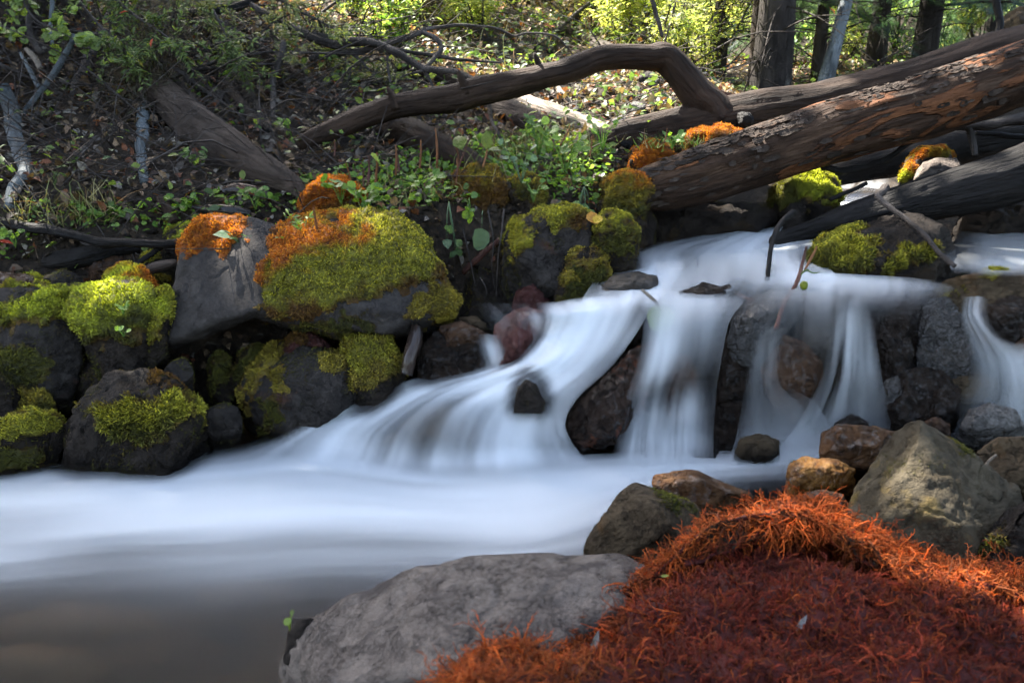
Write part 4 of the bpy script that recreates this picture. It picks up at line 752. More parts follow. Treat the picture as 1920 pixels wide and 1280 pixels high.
# ------------------------------------------------------------------ red moss mound in the foreground
def strands(mb, pos, dirs, length, rad, cols, g, K=6, curl=.5, grav=.25, sides=3, tip=1.35):
    N = len(pos); length = np.broadcast_to(length, (N,)); rad = np.broadcast_to(rad, (N,))
    pts = np.empty((N, K, 3)); pts[:, 0] = pos; d = nrm(dirs); w_ = g.normal(size=(N, 3))
    for k in range(1, K):
        w_ = .6*w_ + .7*g.normal(size=(N, 3)); d = nrm(d + curl*w_*.5 + np.array([0, 0, -grav])*.4)
        pts[:, k] = pts[:, k-1] + d * (length/(K-1))[:, None]
    T = np.gradient(pts, axis=1); T = nrm(T); ref = nrm(g.normal(size=(N, 1, 3)))
    A = nrm(np.cross(T, ref)); B = np.cross(A, T)
    r = rad[:, None] * np.linspace(1, .35, K)[None]
    th = np.arange(sides) * 2*np.pi/sides
    V = pts[:, :, None] + r[..., None, None] * (np.cos(th)[None, None, :, None]*A[:, :, None] + np.sin(th)[None, None, :, None]*B[:, :, None])
    i = (np.arange(K-1)[:, None]*sides + np.arange(sides)); j = (np.arange(K-1)[:, None]*sides + (np.arange(sides)+1) % sides)
    q = np.stack([i, j, j+sides, i+sides], -1).reshape(-1, 4)
    Q = (q[None] + (np.arange(N)*K*sides)[:, None, None]).reshape(-1, 4)
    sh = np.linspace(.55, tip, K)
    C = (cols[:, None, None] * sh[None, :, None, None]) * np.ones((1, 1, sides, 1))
    mb.add(V.reshape(-1, 3), Q, None, C.reshape(-1, 3))
    return pts, T

RX = np.array([835, 890, 955, 1035, 1120, 1165, 1210, 1290, 1370, 1450, 1520, 1590, 1660, 1750, 1850, 1940, 2040, 2140])
RY = np.array([1320, 1262, 1228, 1212, 1186, 1130, 1070, 1010, 972, 945, 950, 992, 1036, 1060, 1070, 1092, 1120, 1160])
rows = []
for (dy, sc, d) in [(60, .0, 1.42), (18, .0, 1.32), (0, 0, 1.2), (20, 0, 1.115), (64, 0, 1.10), (0, .34, 1.04), (0, .62, .94), (0, 1.0, .84)]:
    rows.append([[*P(x, y + dy*(.4 if y > 1150 else 1) + sc*(1330 - y), d - .10*ss(1100, 1300, y) - (.05 if x < 1000 else 0) + (.05 * ss(1330, 1420, x) * ss(1760, 1600, x) * (.6 + .5*math.sin(x*.021)) + .015 if dy == 64 else 0)), 0] for x, y in zip(RX, RY)])
g = np.array(rows); low = g[-1].copy(); low[:, 2] -= .3; bk = g[0].copy(); bk[:, 2] -= .35
g = np.concatenate([bk[None], g, low[None]])
S = bicubic(g, 170, 110)[..., :3]
pp = S.reshape(-1, 3); NN = vnormals(pp, gridfaces(110, 170))
if (NN * (CAM - pp)).sum() < 0: NN = -NN
b1 = fbm(pp, 9, 4, 5); b2 = fbm(pp, 26, 3, 6)
pp = pp + NN * (.05*b1 + .014*b2)[:, None]
F = gridfaces(110, 170); NN = vnormals(pp, F)
if (NN * (CAM - pp)).sum() < 0: NN = -NN; F = F[:, ::-1]
pp_mound = pp
redrock = mesh_obj('moss_mound', pp, F, M_earth)
tag(redrock, 'foreground mound thickly overgrown with stringy rust red moss at the lower right', 'mossy rock')
gq = np.random.default_rng(11)
a = pp[F]; ar = np.linalg.norm(np.cross(a[:, 2]-a[:, 0], a[:, 3]-a[:, 1]), axis=1)*.5
cen = a.mean(1); cx_, cy_, cd_ = proj(cen); ridge = np.interp(cx_, RX, RY); below = cy_ - ridge
vis = ((cx_ > 760) & (cx_ < 2130) & (cy_ < 1420))
clump = fbm(cen, 16, 3, 21)
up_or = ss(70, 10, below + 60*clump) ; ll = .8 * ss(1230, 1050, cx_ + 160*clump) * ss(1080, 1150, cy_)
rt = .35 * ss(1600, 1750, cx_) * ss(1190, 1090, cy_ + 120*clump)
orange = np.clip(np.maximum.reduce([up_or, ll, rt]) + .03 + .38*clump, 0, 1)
def pick(n, wgt):
    w_ = ar*wgt*vis; f = gq.choice(len(F), n, p=w_/w_.sum()); u, v = gq.random((2, n, 1))
    return f, (a[f, 0]*(1-u)+a[f, 1]*u)*(1-v) + (a[f, 3]*(1-u)+a[f, 2]*u)*v
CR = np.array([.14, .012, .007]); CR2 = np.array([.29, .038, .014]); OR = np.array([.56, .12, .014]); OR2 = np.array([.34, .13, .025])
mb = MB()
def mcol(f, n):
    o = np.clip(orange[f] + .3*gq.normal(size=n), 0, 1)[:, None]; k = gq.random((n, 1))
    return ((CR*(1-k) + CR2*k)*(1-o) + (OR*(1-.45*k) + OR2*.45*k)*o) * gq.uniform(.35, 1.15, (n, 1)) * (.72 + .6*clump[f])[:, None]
fn = NN[F[:, 0]]
# a matted under-layer of fine crimson threads
nv_ = len(pp); mb.add(pp + NN*.001, F, None, (np.array([.06, .006, .004]) * (1 + .6*fbm(pp, 70, 3, 3))[:, None]))
n = 85000; f, p = pick(n, np.ones(len(F)))
tang = gq.normal(size=(n, 3)); dr = .75*fn[f] + .7*tang
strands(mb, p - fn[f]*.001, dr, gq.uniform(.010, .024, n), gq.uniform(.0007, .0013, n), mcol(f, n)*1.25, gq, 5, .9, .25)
# longer branching shoots, drooping over the crest and the lower left
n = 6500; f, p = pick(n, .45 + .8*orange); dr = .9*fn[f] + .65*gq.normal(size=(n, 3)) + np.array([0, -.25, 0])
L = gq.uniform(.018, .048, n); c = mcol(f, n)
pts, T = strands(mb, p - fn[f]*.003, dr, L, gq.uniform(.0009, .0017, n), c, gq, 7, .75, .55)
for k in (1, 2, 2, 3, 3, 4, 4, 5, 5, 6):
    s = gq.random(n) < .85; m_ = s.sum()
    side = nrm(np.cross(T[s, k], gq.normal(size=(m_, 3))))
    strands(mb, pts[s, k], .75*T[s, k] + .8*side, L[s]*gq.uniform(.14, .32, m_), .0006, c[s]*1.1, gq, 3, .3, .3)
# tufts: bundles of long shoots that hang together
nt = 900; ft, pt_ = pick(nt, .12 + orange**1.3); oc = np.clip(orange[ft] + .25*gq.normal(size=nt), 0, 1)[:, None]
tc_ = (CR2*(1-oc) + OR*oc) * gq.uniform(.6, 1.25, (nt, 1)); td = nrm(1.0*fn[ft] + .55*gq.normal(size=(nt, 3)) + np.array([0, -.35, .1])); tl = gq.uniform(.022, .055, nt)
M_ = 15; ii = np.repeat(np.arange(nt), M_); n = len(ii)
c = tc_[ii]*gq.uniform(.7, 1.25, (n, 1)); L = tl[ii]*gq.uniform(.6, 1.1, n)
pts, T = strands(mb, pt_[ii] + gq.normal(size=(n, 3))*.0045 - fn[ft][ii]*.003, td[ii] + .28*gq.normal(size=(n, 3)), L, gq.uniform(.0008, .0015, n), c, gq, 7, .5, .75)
for k in (2, 3, 4, 5, 6):
    side = nrm(np.cross(T[:, k], gq.normal(size=(n, 3)))); strands(mb, pts[:, k], .8*T[:, k] + .7*side, L*gq.uniform(.12, .26, n), .0006, c*1.1, gq, 3, .3, .3)
o = mb.build('moss', M_redmoss, redrock)
# bits caught in the red moss
def chip(px, py, d, L, col, name, label, cat, mat=None, ang=0.0, group=None, tv=NARROW_V, tf=NARROW_T, face=(0, -.5, .8)):
    b = MB(); dr = math.cos(ang)*RT + math.sin(ang)*UP; X_, Y_, Z_ = frames(dr[None], np.array([face], float))
    b.inst(tv, tf, P(px, py, d)[None], X_, Y_, Z_, L, col)
    return tag(b.build(name, mat or M_dry), label, cat, group)
chip(1110, 1225, .99, .03, (.2, .19, .18), 'bark_chip', 'small grey bark chip caught in the orange moss at lower left of the mound', 'bark', ang=1.3)
chip(1492, 1185, .96, .025, (.22, .22, .22), 'bark_chip', 'small grey chip lying in the crimson middle of the moss mound', 'bark', ang=1.0)
chip(1238, 1080, 1.10, .014, (.4, .45, .1), 'leaf', 'tiny yellow green leaf caught on the left shoulder of the moss mound', 'leaf', M_leaf, ang=.1)
# green sprig on the black stone
# ------------------------------------------------------------------ fallen wood
def wood(name, label, pts, mat, cat='log', sides=20, n=None, bump=.09, bs=30, group=None, seed=0, rest=True):
    mb = MB(); q = np.array(pts, float)
    if rest and q[:, 2].min() > 2.62:                               # lie on the ground instead of inside it
        for i in range(len(q)):
            h = ray_ground(q[i, 0], q[i, 1] + q[i, 3]*.5); k = min(q[i, 2], h - q[i, 3]/FOC*h*.4); q[i, 3] *= 1; q[i, 2] = k
    c = P(q[:, 0], q[:, 1], q[:, 2]); r = q[:, 3]/FOC*q[:, 2]
    mb.tube(c, r, sides, n or max(24, len(pts)*12), bump=bump*1.25, bscale=bs, seed=seed, wob=.42 if r.max() < .03 else .12)
    o = mb.build(name, mat); tag(o, label, cat, group); return o
def add_tube(parent, name, pts, mat, sides=12, n=None, bump=.08, bs=30, seed=0, col=(1, 1, 1)):
    mb = MB(); q = np.array(pts, float)
    for i in range(len(q)):
        if q[i, 2] > 2.85: q[i, 2] = min(q[i, 2], ray_ground(q[i, 0], q[i, 1] + q[i, 3]*.5) - q[i, 3]/FOC*q[i, 2]*.4)
    mb.tube(P(q[:, 0], q[:, 1], q[:, 2]), q[:, 3]/FOC*q[:, 2], sides, n or max(20, len(pts)*10), bump=bump*1.25, bscale=bs, seed=seed, wob=.4, col=col)
    return mb.build(name, mat, parent)
fl = wood('fallen_log', 'long front log with worn orange brown bark lying across the stream', [(1165, 372, 2.98, 34), (1210, 358, 2.98, 42), (1300, 334, 3.0, 52), (1400, 302, 3.0, 56), (1500, 270, 3.0, 57), (1600, 240, 3.0, 60), (1700, 210, 2.98, 60), (1800, 180, 2.96, 60), (1920, 142, 2.94, 63), (2080, 95, 2.9, 66), (2250, 45, 2.88, 68)], M_log, sides=72, n=240, bump=.10, bs=22, seed=1)
mb = MB(); gq = np.random.default_rng(5)                            # flakes of loose bark, mostly along the upper edge
FLP = np.array([(1165, 372, 2.98, 34), (1210, 358, 2.98, 42), (1300, 334, 3.0, 52), (1400, 302, 3.0, 56), (1500, 270, 3.0, 57), (1600, 240, 3.0, 60), (1700, 210, 2.98, 60), (1800, 180, 2.96, 60), (1920, 142, 2.94, 63), (2080, 95, 2.9, 66)], float)
ax_ = catmull(np.column_stack([P(FLP[:, 0], FLP[:, 1], FLP[:, 2]), FLP[:, 3]/FOC*FLP[:, 2]]), 400)
for k in range(330):
    i = int(gq.uniform(12, 388)); c_, R_ = ax_[i, :3], ax_[i, 3]*1.02; T_ = nrm(ax_[i+8, :3] - ax_[i-8, :3]); fr_ = nrm(np.cross(T_, [0, 0, 1.])); fr_ = fr_ if fr_[1] < 0 else -fr_; up_ = nrm(np.cross(fr_, T_)); up_ = up_ if up_[2] > 0 else -up_
    ph = math.radians(gq.choice([gq.normal(28, 14), gq.uniform(0, 130)], p=[.62, .38])); L, wd = gq.uniform(.015, .075), gq.uniform(.008, .024); lift = gq.uniform(.001, .007)
    g_ = []
    for u in np.linspace(-.5, .5, 6):
        ww = wd*(1 - (abs(u)*1.6)**2*.8)*gq.uniform(.7, 1.2)
        for q in (-.5, 0, .5):
            a_ = ph + q*ww/R_; rr = R_ + .002 + lift*(abs(u)*1.4 + abs(q)*.9) + gq.normal()*.0008
            g_.append(c_ + T_*u*L + (math.cos(a_)*up_ + math.sin(a_)*fr_)*rr)
    mb.add(np.array(g_), gridfaces(6, 3), None, (1, 1, 1), np.array(g_) * 1.0 + k)
mb.build('bark_flakes', M_weather, fl)['kind'] = 'stuff'
bl = wood('fallen_log', 'thick grey brown log behind the front log with a great arching limb', [(1105, 268, 3.5, 20), (1160, 258, 3.5, 28), (1230, 246, 3.5, 33), (1320, 232, 3.5, 40), (1420, 216, 3.5, 46), (1520, 203, 3.5, 46), (1620, 184, 3.5, 48), (1720, 158, 3.48, 48), (1820, 130, 3.45, 51), (1920, 104, 3.42, 54), (2080, 55, 3.4, 58), (2250, 10, 3.4, 58)], M_logback, sides=56, n=180, bump=.09, bs=20, seed=2)
add_tube(bl, 'limb', [(1350, 222, 3.5, 40), (1318, 185, 3.48, 34), (1280, 145, 3.46, 29), (1246, 110, 3.44, 27), (1216, 106, 3.42, 22), (1160, 106, 3.4, 22), (1100, 118, 3.38, 23), (1020, 142, 3.34, 24), (940, 160, 3.3, 26), (860, 178, 3.28, 25), (780, 192, 3.25, 22), (715, 206, 3.22, 21), (650, 232, 3.2, 19), (600, 252, 3.18, 15), (560, 272, 3.16, 10)], M_logback, 36, 200, .10, 26, 3)
for (x, y, d, s) in [(868, 155, 3.25, 8), (735, 185, 3.2, 7), (1010, 120, 3.33, 6)]:
    add_tube(bl, 'branch_stub', [(x+6, y+20, d, s+3), (x+2, y+6, d-.01, s), (x-4, y-8, d-.02, s*.85), (x-9, y-20, d-.02, s*.5)], M_logback, 10, 10, .15, 40, int(x))
add_tube(bl, 'knot', [(1398, 225, 3.42, 20), (1400, 222, 3.37, 17), (1402, 224, 3.345, 9)], M_darklog, 16, 14, .3, 40, 4)
add_tube(bl, 'knot', [(1172, 272, 3.46, 13), (1170, 270, 3.40, 10), (1169, 271, 3.38, 5)], M_darklog, 12, 12, .3, 40, 5)
dl = wood('fallen_log', 'dark sodden log slanting down to a ragged tip in midstream', [(1446, 458, 2.86, 9), (1462, 450, 2.86, 15), (1520, 433, 2.86, 20), (1600, 408, 2.86, 29), (1700, 384, 2.84, 40), (1800, 356, 2.82, 48), (1920, 322, 2.8, 54), (2060, 285, 2.78, 58), (2200, 250, 2.75, 58)], M_darklog, sides=52, n=170, bump=.14, bs=24, seed=6)
mb = MB()
for k in range(24):
    px = gq.uniform(1450, 1580); py = np.interp(px, [1450, 1580], [470, 442]); q = P(px, py, 2.85 + gq.uniform(-.03, .03))
    mb.tube([q, q + np.array([gq.uniform(-.01, .01), 0, -.012]), q + np.array([gq.uniform(-.02, .02), 0, -gq.uniform(.015, .04)])], [.002, .0014, .0006], 4, 5, seed=k)
mb.build('root_threads', M_darklog, dl)
wood('fallen_log', 'dark log with a bluish wet top farther upstream behind the front log', [(1540, 335, 3.9, 20), (1640, 308, 3.9, 30), (1750, 285, 3.9, 34), (1860, 262, 3.9, 36), (2000, 235, 3.9, 38), (2150, 210, 3.9, 40)], M_darklog, sides=32, n=90, seed=7)
wood('fallen_log', 'weathered dead log sloping down the left bank', [(225, 92, 4.3, 22), (268, 140, 4.1, 27), (310, 182, 3.9, 31), (372, 238, 3.65, 36), (440, 286, 3.45, 35), (505, 325, 3.25, 29), (548, 350, 3.15, 22), (572, 366, 3.1, 12)], M_weather, sides=44, n=130, bump=.13, bs=22, seed=8)
wood('fallen_log', 'splintered slab of grey wood lying on the sloping dead log', [(296, 120, 3.95, 10), (330, 165, 3.8, 18), (362, 205, 3.62, 17), (385, 238, 3.5, 7)], M_weather, sides=24, n=60, bump=.2, bs=30, seed=9)
wood('fallen_log', 'dark log lying under the arching limb in the middle distance', [(690, 215, 3.9, 20), (735, 238, 3.8, 28), (800, 268, 3.65, 30), (860, 296, 3.5, 27), (905, 318, 3.4, 18)], M_logback, sides=32, n=70, bump=.12, seed=10)
lg = wood('fallen_log', 'sunlit bleached log beyond the bank plants', [(930, 168, 4.9, 13), (985, 192, 4.7, 16), (1050, 217, 4.5, 18), (1110, 240, 4.3, 18), (1160, 262, 4.15, 15)], M_palewood, sides=28, n=70, bump=.12, seed=11)
add_tube(lg, 'branch_stub', [(1072, 222, 4.42, 9), (1080, 208, 4.38, 8), (1084, 202, 4.36, 5)], M_darklog, 10, 10, .2, 30, 3)
wood('fallen_log', 'grey knobbly log just below the bleached one', [(905, 188, 4.5, 18), (960, 212, 4.4, 22), (1010, 236, 4.3, 20), (1050, 258, 4.2, 12)], M_weather, sides=28, n=60, bump=.15, seed=12)
wood('fallen_log', 'brown log in the sunny undergrowth above the arching limb', [(1050, 55, 7.0, 11), (1100, 78, 6.8, 14), (1160, 105, 6.6, 15), (1220, 132, 6.4, 12)], M_logback, sides=20, n=40, seed=13)
wood('fallen_log', 'thin dark log half buried on the slope above the left end of the limb', [(700, 112, 5.2, 9), (760, 128, 5.1, 14), (830, 148, 5.0, 16), (890, 166, 4.9, 10)], M_logback, sides=20, n=40, seed=14)
wood('fallen_log', 'grey barked log with pale flecks on the dark left slope', [(395, 118, 4.6, 9), (425, 158, 4.45, 11), (460, 205, 4.3, 11), (488, 242, 4.2, 9)], M_weather, sides=18, n=40, seed=15)
wood('fallen_log', 'straight dark log beside the flecked one on the left slope', [(408, 95, 4.7, 12), (445, 145, 4.55, 15), (478, 205, 4.35, 12), (505, 250, 4.2, 8)], M_darklog, sides=18, n=40, seed=16)
wood('fallen_log', 'dim brown log high on the left slope under the dark branch', [(390, 55, 5.2, 12), (455, 82, 5.1, 17), (520, 120, 5.0, 15), (570, 150, 4.9, 10)], M_logback, sides=18, n=40, seed=17)
wood('fallen_log', 'crumbly red brown rotten log piece beneath the sloping log', [(418, 362, 3.0, 8), (440, 360, 2.98, 12), (480, 362, 2.96, 13), (512, 370, 2.94, 8)], M_wetlog, sides=20, n=36, bump=.3, seed=18)
wood('fallen_log', 'dark reddish rotten log piece lying just above the orange capped slab', [(360, 388, 2.9, 8), (400, 394, 2.9, 13), (440, 398, 2.9, 13), (472, 402, 2.9, 7)], M_wetlog, sides=20, n=36, bump=.25, seed=19)
wood('fallen_log', 'dark hollow log beneath the long pole at the left', [(88, 490, 2.9, 13), (120, 488, 2.88, 19), (165, 478, 2.86, 19), (215, 466, 2.86, 15), (262, 462, 2.86, 12)], M_darklog, sides=26, n=60, bump=.15, seed=20)
wood('stump', 'short brown broken stump among the leaves left of the slab', [(330, 420, 2.95, 13), (318, 398, 2.97, 11), (302, 372, 3.0, 9)], M_logback, 'stump', sides=18, n=26, bump=.15, seed=21)
wood('pole', 'long thin dark pole lying across the left bank', [(-60, 405, 2.8, 8), (0, 418, 2.78, 9), (70, 428, 2.76, 9), (140, 442, 2.74, 9), (190, 452, 2.72, 9), (280, 456, 2.7, 8), (356, 454, 2.7, 8)], M_darklog, 'pole', sides=16, n=80, bump=.1, bs=50, seed=22)
wood('plank', 'broken flat piece of dark wood beside the slab edge', [(262, 512, 2.68, 8), (290, 502, 2.67, 11), (325, 494, 2.66, 8), (335, 490, 2.66, 3)], M_weather, 'wood', sides=12, n=20, bump=.2, seed=23)
wood('stick', 'short dark stick leaning under the pole', [(240, 510, 2.68, 3), (270, 486, 2.7, 5), (308, 460, 2.72, 4)], M_darklog, 'stick', sides=10, n=20, seed=24)
wood('branch', 'broken brown branch end with an orange scar standing by the trickle rock', [(778, 612, 2.44, 12), (776, 640, 2.42, 14), (768, 668, 2.4, 13), (760, 700, 2.4, 12)], M_wetlog, 'branch', sides=20, n=36, bump=.14, seed=25)
rock('drift_log', 'black wet drift log with an orange worn top in the middle of the cascade', [(1050, 815), (1068, 780), (1110, 735), (1155, 690), (1195, 645), (1225, 618), (1236, 640), (1228, 700), (1202, 760), (1165, 800), (1105, 828), (1060, 828)], 2.33, m_rock('wood_drift', (.012, .009, .008), (.03, .02, .016), (.055, .035, .025), .32, 9, 80, 1.0, stain=((.30, .08, .028), 6, .50), wet=.8, glint=85), th=.16, front=[(1090, 785, -.03), (1150, 735, -.04), (1205, 668, -.02), (1150, 790, -.06), (1205, 720, -.04), (1100, 812, -.05)], cat='log', seed=90, lump=.03, sink=.05)
# standing and leaning thin wood
B1 = wood('birch_tree', 'kinked blue white birch trunk at the far left', [(10, 160, 3.3, 10), (18, 185, 3.3, 13), (28, 235, 3.28, 14), (40, 290, 3.25, 14), (48, 318, 3.22, 14), (38, 338, 3.2, 13), (26, 358, 3.2, 12), (22, 392, 3.2, 13)], M_birch, 'tree', sides=22, n=70, bump=.05, seed=30)
wood('birch_stick', 'pale birch stick slanting through the dark left thicket', [(140, 66, 3.4, 5), (122, 105, 3.38, 6), (92, 152, 3.36, 6), (66, 185, 3.34, 5), (42, 218, 3.32, 5)], M_birch, 'stick', sides=12, n=40, bump=.05, seed=31)
wood('birch_stick', 'thin pale stick crossing the upper half of the slanting birch stick', [(38, 100, 3.42, 3), (55, 130, 3.4, 4), (74, 165, 3.38, 4)], M_birch, 'stick', sides=10, n=20, seed=32)
wood('birch_stick', 'crooked grey stick left of the thin pale sapling', [(52, 30, 3.6, 5), (58, 65, 3.58, 6), (72, 95, 3.55, 6), (82, 102, 3.55, 5)], M_stick, 'stick', sides=10, n=24, seed=33)
wood('sapling', 'thin pale sapling stem rising out of the top at the left', [(102, -40, 3.6, 4), (96, 40, 3.55, 4), (96, 70, 3.5, 3.5), (104, 100, 3.46, 3), (116, 122, 3.44, 2.5)], M_birch, 'sapling', sides=8, n=40, bump=.04, seed=34)
wood('birch_tree', 'short peeling birch stub below the shaggy twigs', [(272, 200, 3.55, 12), (270, 235, 3.5, 12), (264, 268, 3.45, 11), (268, 300, 3.4, 10), (272, 345, 3.35, 9)], M_birch, 'tree', sides=18, n=40, bump=.14, seed=35)
wood('stick', 'thick dull stick leaning in the dark thicket', [(188, 60, 3.9, 9), (172, 95, 3.85, 10), (150, 150, 3.8, 10), (140, 180, 3.75, 8)], M_stick, 'stick', sides=12, n=30, seed=36)
wood('stick', 'pale broken stick lying above the crossing birch sticks', [(50, 92, 3.6, 4), (64, 108, 3.58, 6), (78, 130, 3.56, 5)], M_palewood, 'stick', sides=10, n=20, seed=37)
wood('stem', 'twisted grey dead stem standing right of the sloping dead log', [(530, 80, 3.75, 6), (527, 112, 3.72, 7), (512, 150, 3.7, 7), (514, 185, 3.66, 6), (510, 235, 3.6, 7), (508, 290, 3.55, 6)], M_stick, 'stem', sides=12, n=60, bump=.15, seed=38)
wood('stick', 'thin dark stick lying level below the arching limb', [(645, 252, 3.4, 4), (700, 263, 3.4, 5), (750, 268, 3.4, 5), (800, 276, 3.4, 4)], M_darklog, 'stick', sides=10, n=30, seed=39)
wood('stick', 'short grey stick propped under the arching limb', [(712, 235, 3.5, 7), (692, 265, 3.48, 8), (668, 302, 3.45, 6)], M_stick, 'stick', sides=12, n=24, seed=40)
gb = wood('branch', 'long bare silvery branch reaching across from the upper left', [(470, 10, 4.1, 5), (512, 34, 4.05, 7), (560, 60, 4.0, 8), (592, 74, 3.96, 8), (625, 84, 3.92, 8), (665, 78, 3.9, 8), (705, 82, 3.86, 8), (750, 104, 3.8, 7), (796, 130, 3.75, 6), (850, 134, 3.65, 5.5), (892, 150, 3.55, 5), (908, 150, 3.5, 4)], M_stick, 'branch', sides=16, n=140, bump=.06, bs=60, seed=41)
for pts in ([(560, 58, 4.0, 5), (600, 66, 3.98, 5), (640, 80, 3.95, 4)], [(712, 86, 3.86, 6), (750, 76, 3.9, 6), (790, 60, 3.95, 5), (815, 52, 4, 4), (870, 48, 4.05, 3), (930, 54, 4.1, 2.5), (965, 68, 4.1, 2), (990, 62, 4.1, 2), (1040, 68, 4.1, 2), (1068, 95, 4.1, 1.5)], [(790, 60, 3.95, 5), (818, 74, 3.93, 5), (828, 92, 3.9, 5), (812, 112, 3.85, 4), (797, 132, 3.8, 4), (806, 150, 3.78, 3), (815, 170, 3.78, 2)], [(582, 110, 4.0, 6), (620, 102, 3.96, 7), (670, 96, 3.92, 6), (712, 88, 3.88, 5)], [(725, 88, 3.86, 4), (765, 98, 3.86, 4), (800, 102, 3.88, 4), (860, 112, 3.9, 3), (940, 118, 3.95, 2)], [(905, 150, 3.5, 4), (912, 172, 3.45, 4), (918, 205, 3.4, 4), (922, 230, 3.36, 3.5), (936, 254, 3.3, 3), (944, 268, 3.28, 2)], [(660, 98, 3.9, 3), (680, 118, 3.85, 3), (692, 130, 3.85, 2)], [(726, 108, 3.8, 2.5), (728, 130, 3.8, 2.5), (732, 156, 3.8, 2)], [(796, 134, 3.75, 3), (770, 138, 3.7, 2), (750, 146, 3.7, 1.5)]):
    add_tube(gb, 'twig', pts, M_stick, 10, None, .05, 60, int(pts[0][0]))
wood('branch', 'thick dark branch at the top left with a cut end', [(268, 36, 4.0, 9), (300, 34, 4.0, 10), (360, 26, 4.05, 9), (410, 18, 4.1, 9), (450, 12, 4.15, 7), (500, -12, 4.2, 6)], M_darklog, 'branch', sides=14, n=50, bump=.12, seed=43)
wood('stick', 'slim grey pole crossing in front of the bleached log', [(965, 166, 4.2, 4), (1000, 188, 4.15, 5), (1030, 210, 4.1, 5), (1065, 225, 4.05, 4)], M_stick, 'stick', sides=10, n=24, seed=44)
wood('stick', 'bleached forked stick glowing in the sun above the bleached log', [(1034, 150, 4.9, 5), (1050, 172, 4.85, 6), (1066, 190, 4.8, 5), (1074, 202, 4.8, 3)], M_palewood, 'stick', sides=10, n=24, seed=45)
wood('stick', 'short bleached stick in the sun left of the arch foot', [(1134, 190, 4.6, 2.5), (1160, 208, 4.5, 2.5), (1192, 232, 4.4, 2.5)], M_palewood, 'stick', sides=8, n=16, seed=46)
wood('stick', 'long straight brown pole leaning in the sunny brush', [(1105, 5, 6.0, 3), (1060, 45, 5.9, 4), (1000, 92, 5.8, 3)], M_stick, 'stick', sides=8, n=20, seed=47)
wood('stick', 'dark forked branch leaning in the sunny brush', [(1085, 28, 6.1, 6), (1070, 55, 6.1, 7), (1045, 65, 6.0, 8), (1030, 100, 5.9, 5)], M_darklog, 'branch', sides=10, n=24, seed=48)
wood('stick', 'red brown stick lying beyond the arch foot', [(1330, 165, 4.3, 4), (1360, 178, 4.25, 5), (1392, 184, 4.2, 4)], M_red_twig, 'stick', sides=10, n=16, seed=49)
# twigs in and over the stream
wood('twig', 'black bent twig standing in the white water', [(1490, 398, 2.62, 6), (1470, 412, 2.6, 5.5), (1455, 435, 2.58, 5), (1446, 470, 2.54, 4.5), (1440, 505, 2.51, 4.5), (1436, 540, 2.48, 4)], M_darklog, 'twig', sides=12, n=50, seed=50)
t = wood('twig', 'reddish twig with a green bud hanging over the ledge', [(1512, 462, 2.42, 2), (1506, 490, 2.41, 3), (1500, 516, 2.40, 4), (1490, 538, 2.39, 4), (1474, 562, 2.35, 4), (1462, 590, 2.33, 4), (1454, 618, 2.31, 4)], M_red_twig, 'twig', sides=12, n=60, bump=.12, bs=60, seed=51)
mb = MB(); th = np.linspace(0, np.pi, 9); ph = np.linspace(0, 2*np.pi, 14, endpoint=False)
sv = np.array([[math.sin(a_)*math.cos(b_)*(1+.1*math.cos(3*b_)), math.sin(a_)*math.sin(b_), math.cos(a_)*1.15] for a_ in th for b_ in ph]) * .0115
qf = [[i*14+j, i*14+(j+1) % 14, (i+1)*14+(j+1) % 14, (i+1)*14+j] for i in range(8) for j in range(14)]
mb.add(sv + P(1507, 535, 2.37), np.array(qf), None, (.24, .27, .03)); mb.build('bud', M_leaf, t)
add_tube(t, 'green_shoot', [(1500, 516, 2.4, 1.6), (1512, 506, 2.38, 1.6), (1524, 512, 2.37, 1.2), (1538, 510, 2.36, 1)], M_leaf, 6, 12, 0, col=(.13, .2, .05))
wood('splinter', 'thin orange wood splinter leaning on the midstream boulder', [(1532, 462, 2.5, 1.5), (1522, 482, 2.48, 2.5), (1508, 508, 2.46, 2)], M_orange_wood, 'wood', sides=8, n=14, seed=53)
wood('twig', 'small dark red twig poking out of the white water', [(1376, 549, 2.45, 2.5), (1395, 557, 2.43, 3.5), (1418, 568, 2.41, 3)], M_red_twig, 'twig', sides=10, n=20, bump=.25, bs=70, seed=54)
wood('stick', 'knobbed stick leaning from the dark log down over the midstream boulder', [(1662, 352, 2.72, 8), (1655, 358, 2.7, 8), (1646, 370, 2.68, 6), (1665, 388, 2.64, 4.5), (1700, 412, 2.58, 4.5), (1738, 446, 2.5, 4.5), (1764, 478, 2.44, 4.5), (1790, 500, 2.4, 4)], M_stick, 'stick', sides=14, n=70, bump=.12, bs=50, seed=55)
wood('twig', 'short dark twig jutting over the upper stream', [(1556, 374, 2.95, 4), (1590, 360, 2.95, 4), (1626, 344, 2.95, 3.5)], M_darklog, 'twig', sides=10, n=20, seed=56)
wood('branch', 'curved dark branch sagging below the front log', [(1540, 312, 3.06, 6), (1580, 318, 3.06, 7), (1625, 312, 3.05, 7), (1665, 296, 3.03, 6), (1695, 276, 3.02, 6), (1720, 258, 3.02, 6)], M_darklog, 'branch', sides=12, n=50, seed=57)
wood('stick', 'rough upright stick between the logs at the right', [(1814, 238, 3.0, 5), (1822, 262, 3.0, 6), (1828, 292, 2.98, 5)], M_stick, 'stick', sides=12, n=20, bump=.15, seed=58)
wood('branch', 'knotty grey branch lying level under the front log at the right edge', [(1795, 240, 3.25, 7), (1850, 236, 3.25, 8), (1910, 228, 3.25, 8), (1980, 224, 3.25, 8)], M_stick, 'branch', sides=12, n=40, bump=.15, seed=59)
